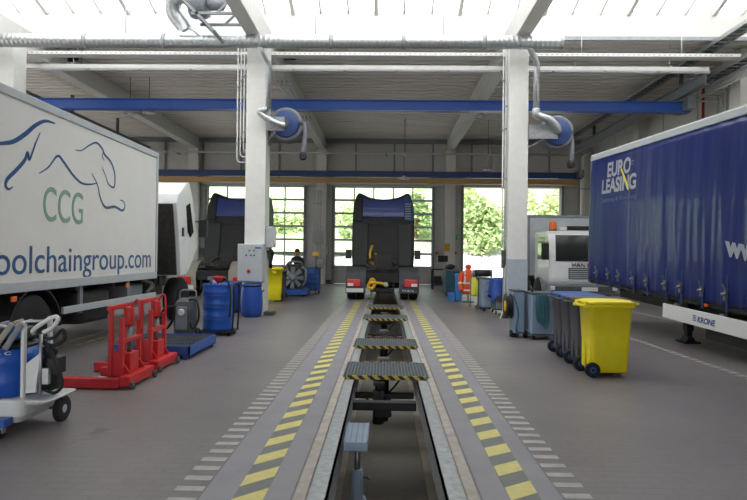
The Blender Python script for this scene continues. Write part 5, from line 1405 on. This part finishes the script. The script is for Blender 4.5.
MB().loft([(.4, .45, 0, .04, 0, 0), (.4, .45, .05, .04, 0, 0), (.26, .3, .1, .05, 0, 0), (.24, .28, .82, .05, 0, 0), (.34, .38, .88, .05, 0, 0), (.34, .38, .94, .05, 0, 0)]).build('pedestal', 'dark_grey', t, .008)
m = MB(); m.lathe([(.05, -.24), (.11, -.22), (.11, .22), (.05, .24)], (0, 0, 1.06), 18, 'X'); m.build('motor', 'black_plastic', t)
for s in (-1, 1):
    m = MB(); m.lathe([(.03, -.02), (.12, -.02), (.12, .02), (.03, .02)], (s * .27, 0, 1.06), 20, 'X'); m.build('grinding_wheel', 'mid_grey', t)
t = thing('towel_rail', 'thin steel rail stand behind the yellow cloth', 'stand', (2.92, 18.4, 0))
m = MB(); m.tube(smooth_path([(-.16, 0, .02), (-.16, 0, .84), (-.1, 0, .9), (.1, 0, .9), (.16, 0, .84), (.16, 0, .02)], 3), .016, 8); m.build('rail', 'steel_worn', t); m = MB()
for s in (-1, 1): MB().bx(s * .16 - .02, s * .16 + .02, -.2, .2, 0.0, .025).build('foot', 'steel_worn', t)
t = thing('safety_vest', 'yellow high visibility vest hung over the rail stand', 'vest', (2.92, 18.4, .9))
m = MB(); n = 12; vs = []
for i in range(15):
    f = i / 14; side_ = -1 if f < .5 else 1; h = abs(f - .5) * 2
    for k in range(n + 1):
        x = -.13 + .26 * k / n; vs.append((x * (1 + .1 * h), (.022 + .05 * h + .018 * sin(k * 1.7) * h) * (side_ if abs(f - .5) > .01 else 0), .02 - .62 * h + .015 * sin(k * 1.1)))
m.add(vs, [(i * (n + 1) + k, i * (n + 1) + k + 1, (i + 1) * (n + 1) + k + 1, (i + 1) * (n + 1) + k) for i in range(14) for k in range(n)], True)
o = m.build('fabric', 'hi_vis_yellow', t); sd = o.modifiers.new('thickness', 'SOLIDIFY'); sd.thickness = .008; sd.offset = 0
# orange jacket on a stand
t = thing('coat_stand', 'dark metal stand carrying the orange work jacket', 'stand', (2.86, 19.6, 0))
m = MB(); m.cyl((0, 0, .02), (0, 0, 1.12), .02, n=10); m.build('pole', 'dark_grey', t); MB().lathe([(.2, 0), (.2, .025), (.04, .05)], n=20).build('base', 'dark_grey', t); MB().bar((-.19, 0, 1.02), (.19, 0, 1.02), .03, .03).build('crossbar', 'dark_grey', t)
t = thing('work_jacket', 'orange high visibility work jacket with reflective bands hung on a stand', 'jacket', (2.86, 19.6, .28))
m = MB(); m.loft([(.40, .2, .0, .09, 0, 0), (.44, .24, .1, .1, 0, 0), (.4, .22, .45, .1, 0, 0), (.46, .22, .66, .1, 0, 0), (.4, .18, .76, .08, 0, 0), (.16, .13, .83, .06, 0, 0), (.15, .12, .87, .05, 0, 0)], True)
jk = m.build('jacket_body', 'hi_vis_orange', t)
for s in (-1, 1):
    m = MB(); m.tube(smooth_path([(s * .18, 0, .74), (s * .27, -.03, .6), (s * .29, -.08, .35), (s * .24, -.16, .12)], 5), .07, 12); m.build('sleeve', 'hi_vis_orange', t)
    m = MB(); m.tube([(s * .292, -.075, .4), (s * .288, -.092, .33)], .079, 14); m.build('sleeve_band', 'reflective_grey', t)
for z in (.1, .34): MB().loft([(.452, .252, z, .105, 0, 0), (.446, .25, z + .06, .105, 0, 0)], True).build('reflective_band', 'reflective_grey', t)
m = MB(); m.bar((-.13, -.112, .38), (-.12, -.09, .78), .05, .02).bar((.13, -.112, .38), (.12, -.09, .78), .05, .02); m.build('shoulder_band', 'reflective_grey', t)
m = MB(); m.ball((0, .02, .93), (.11, .1, .09), 14, 8); m.build('hood', 'hi_vis_orange', t)
# bright blue bin, box, teal carts
t = thing('waste_container', 'bright blue upright container left of the orange jacket', 'bin', (2.62, 20.3, 0))
MB().loft([(.18, .3, .0, .03, 0, 0), (.2, .34, .02, .03, 0, 0), (.22, .38, .86, .04, 0, 0), (.24, .4, .87, .04, 0, 0), (.24, .4, .9, .04, 0, 0)]).build('body', 'bright_blue', t)
MB().loft([(.25, .41, .901, .04, 0, 0), (.25, .41, .93, .04, 0, 0), (.17, .3, .96, .04, 0, 0)]).build('lid', 'bright_blue', t)
t = thing('storage_box', 'light blue box on the floor left of the upright blue container', 'box', (2.38, 20.35, 0))
m = MB(); m.loft([(.2, .36, 0, .03, 0, 0), (.21, .4, .2, .03, 0, 0), (.22, .43, .205, .03, 0, 0), (.22, .43, .23, .03, 0, 0)]); m.build('body', 'bright_blue', t); MB().loft([(.225, .44, .2305, .03, 0, 0), (.215, .43, .26, .03, 0, 0)]).build('lid', 'bright_blue', t)
for i, (x, y, lab) in enumerate(((2.65, 22.6, 'dark teal workshop trolley nearest the bright blue container'), (2.75, 24.1, 'dark teal workshop trolley farther back towards the gate column'))):
    box_trolley((x, y, 0), .27, .35, .98, ('teal_dark', 'dark_grey', 'teal_dark'), 'workshop_trolley', lab, 'trolley')
t = thing('plastic_sheet', 'crumpled dark cover on the farther teal trolley', 'cover', (2.75, 24.1, 1.011))
m = MB(); rr_ = random.Random(9)
m.ball((0, 0, .1), (.22, .28, .1), 14, 8)
m.v = [Vector((v.x * rr_.uniform(.85, 1.1), v.y * rr_.uniform(.85, 1.1), max(0, v.z * rr_.uniform(.8, 1.2)))) for v in m.v]; m.build('cover', 'black_plastic', t)
t = thing('workbench', 'dark workbench with a screen on an arm by the far column', 'workbench', (2.6, 26.9, 0))
MB().bx(-.4, .4, -.35, .35, .9, .96).build('bench_top', 'black_steel', t, .01)
for x in (-.36, .36):
    for y in (-.31, .31): MB().bx(x - .03, x + .03, y - .03, y + .03, 0, .9).build('leg', 'black_steel', t)
MB().bx(-.36, .36, -.3, .3, .3, .34).build('shelf', 'black_steel', t)
m = MB(); m.bx(-.3, .05, -.25, .25, .341, .62).bx(.1, .33, -.2, .2, .341, .55); m.build('tool_case', 'black_plastic', t, .02)
m = MB(); m.tube(smooth_path([(.25, .2, .96), (.25, .2, 1.3), (.2, .1, 1.42), (.15, .0, 1.45)], 4), .022, 8); m.build('screen_arm', 'dark_grey', t)
m = MB(); m.bx(-.12, .36, -.04, .0, 1.28, 1.58); m.build('screen', 'screen_dark', t, .01)
# white hose hanging by the column
t = thing('hanging_hose', 'thin off-white hose hanging down to the floor left of the right column', 'hose', (3.14, 15.4, 0))
m = MB(); m.tube(smooth_path([(.07, -.45, 1.5), (-.02, -.5, 1.2), (-.03, -.55, .6), (-.08, -.6, .2), (-.16, -.7, .02), (-.22, -.9, .018)], 7), .016, 8); m.build('hose', 'hose_white', t)
m = MB(); m.lathe([(.016, 0), (.024, .01), (.024, .07), (.016, .08)], (.07, -.45, 1.46), 10); m.build('coupling', 'mid_grey', t)
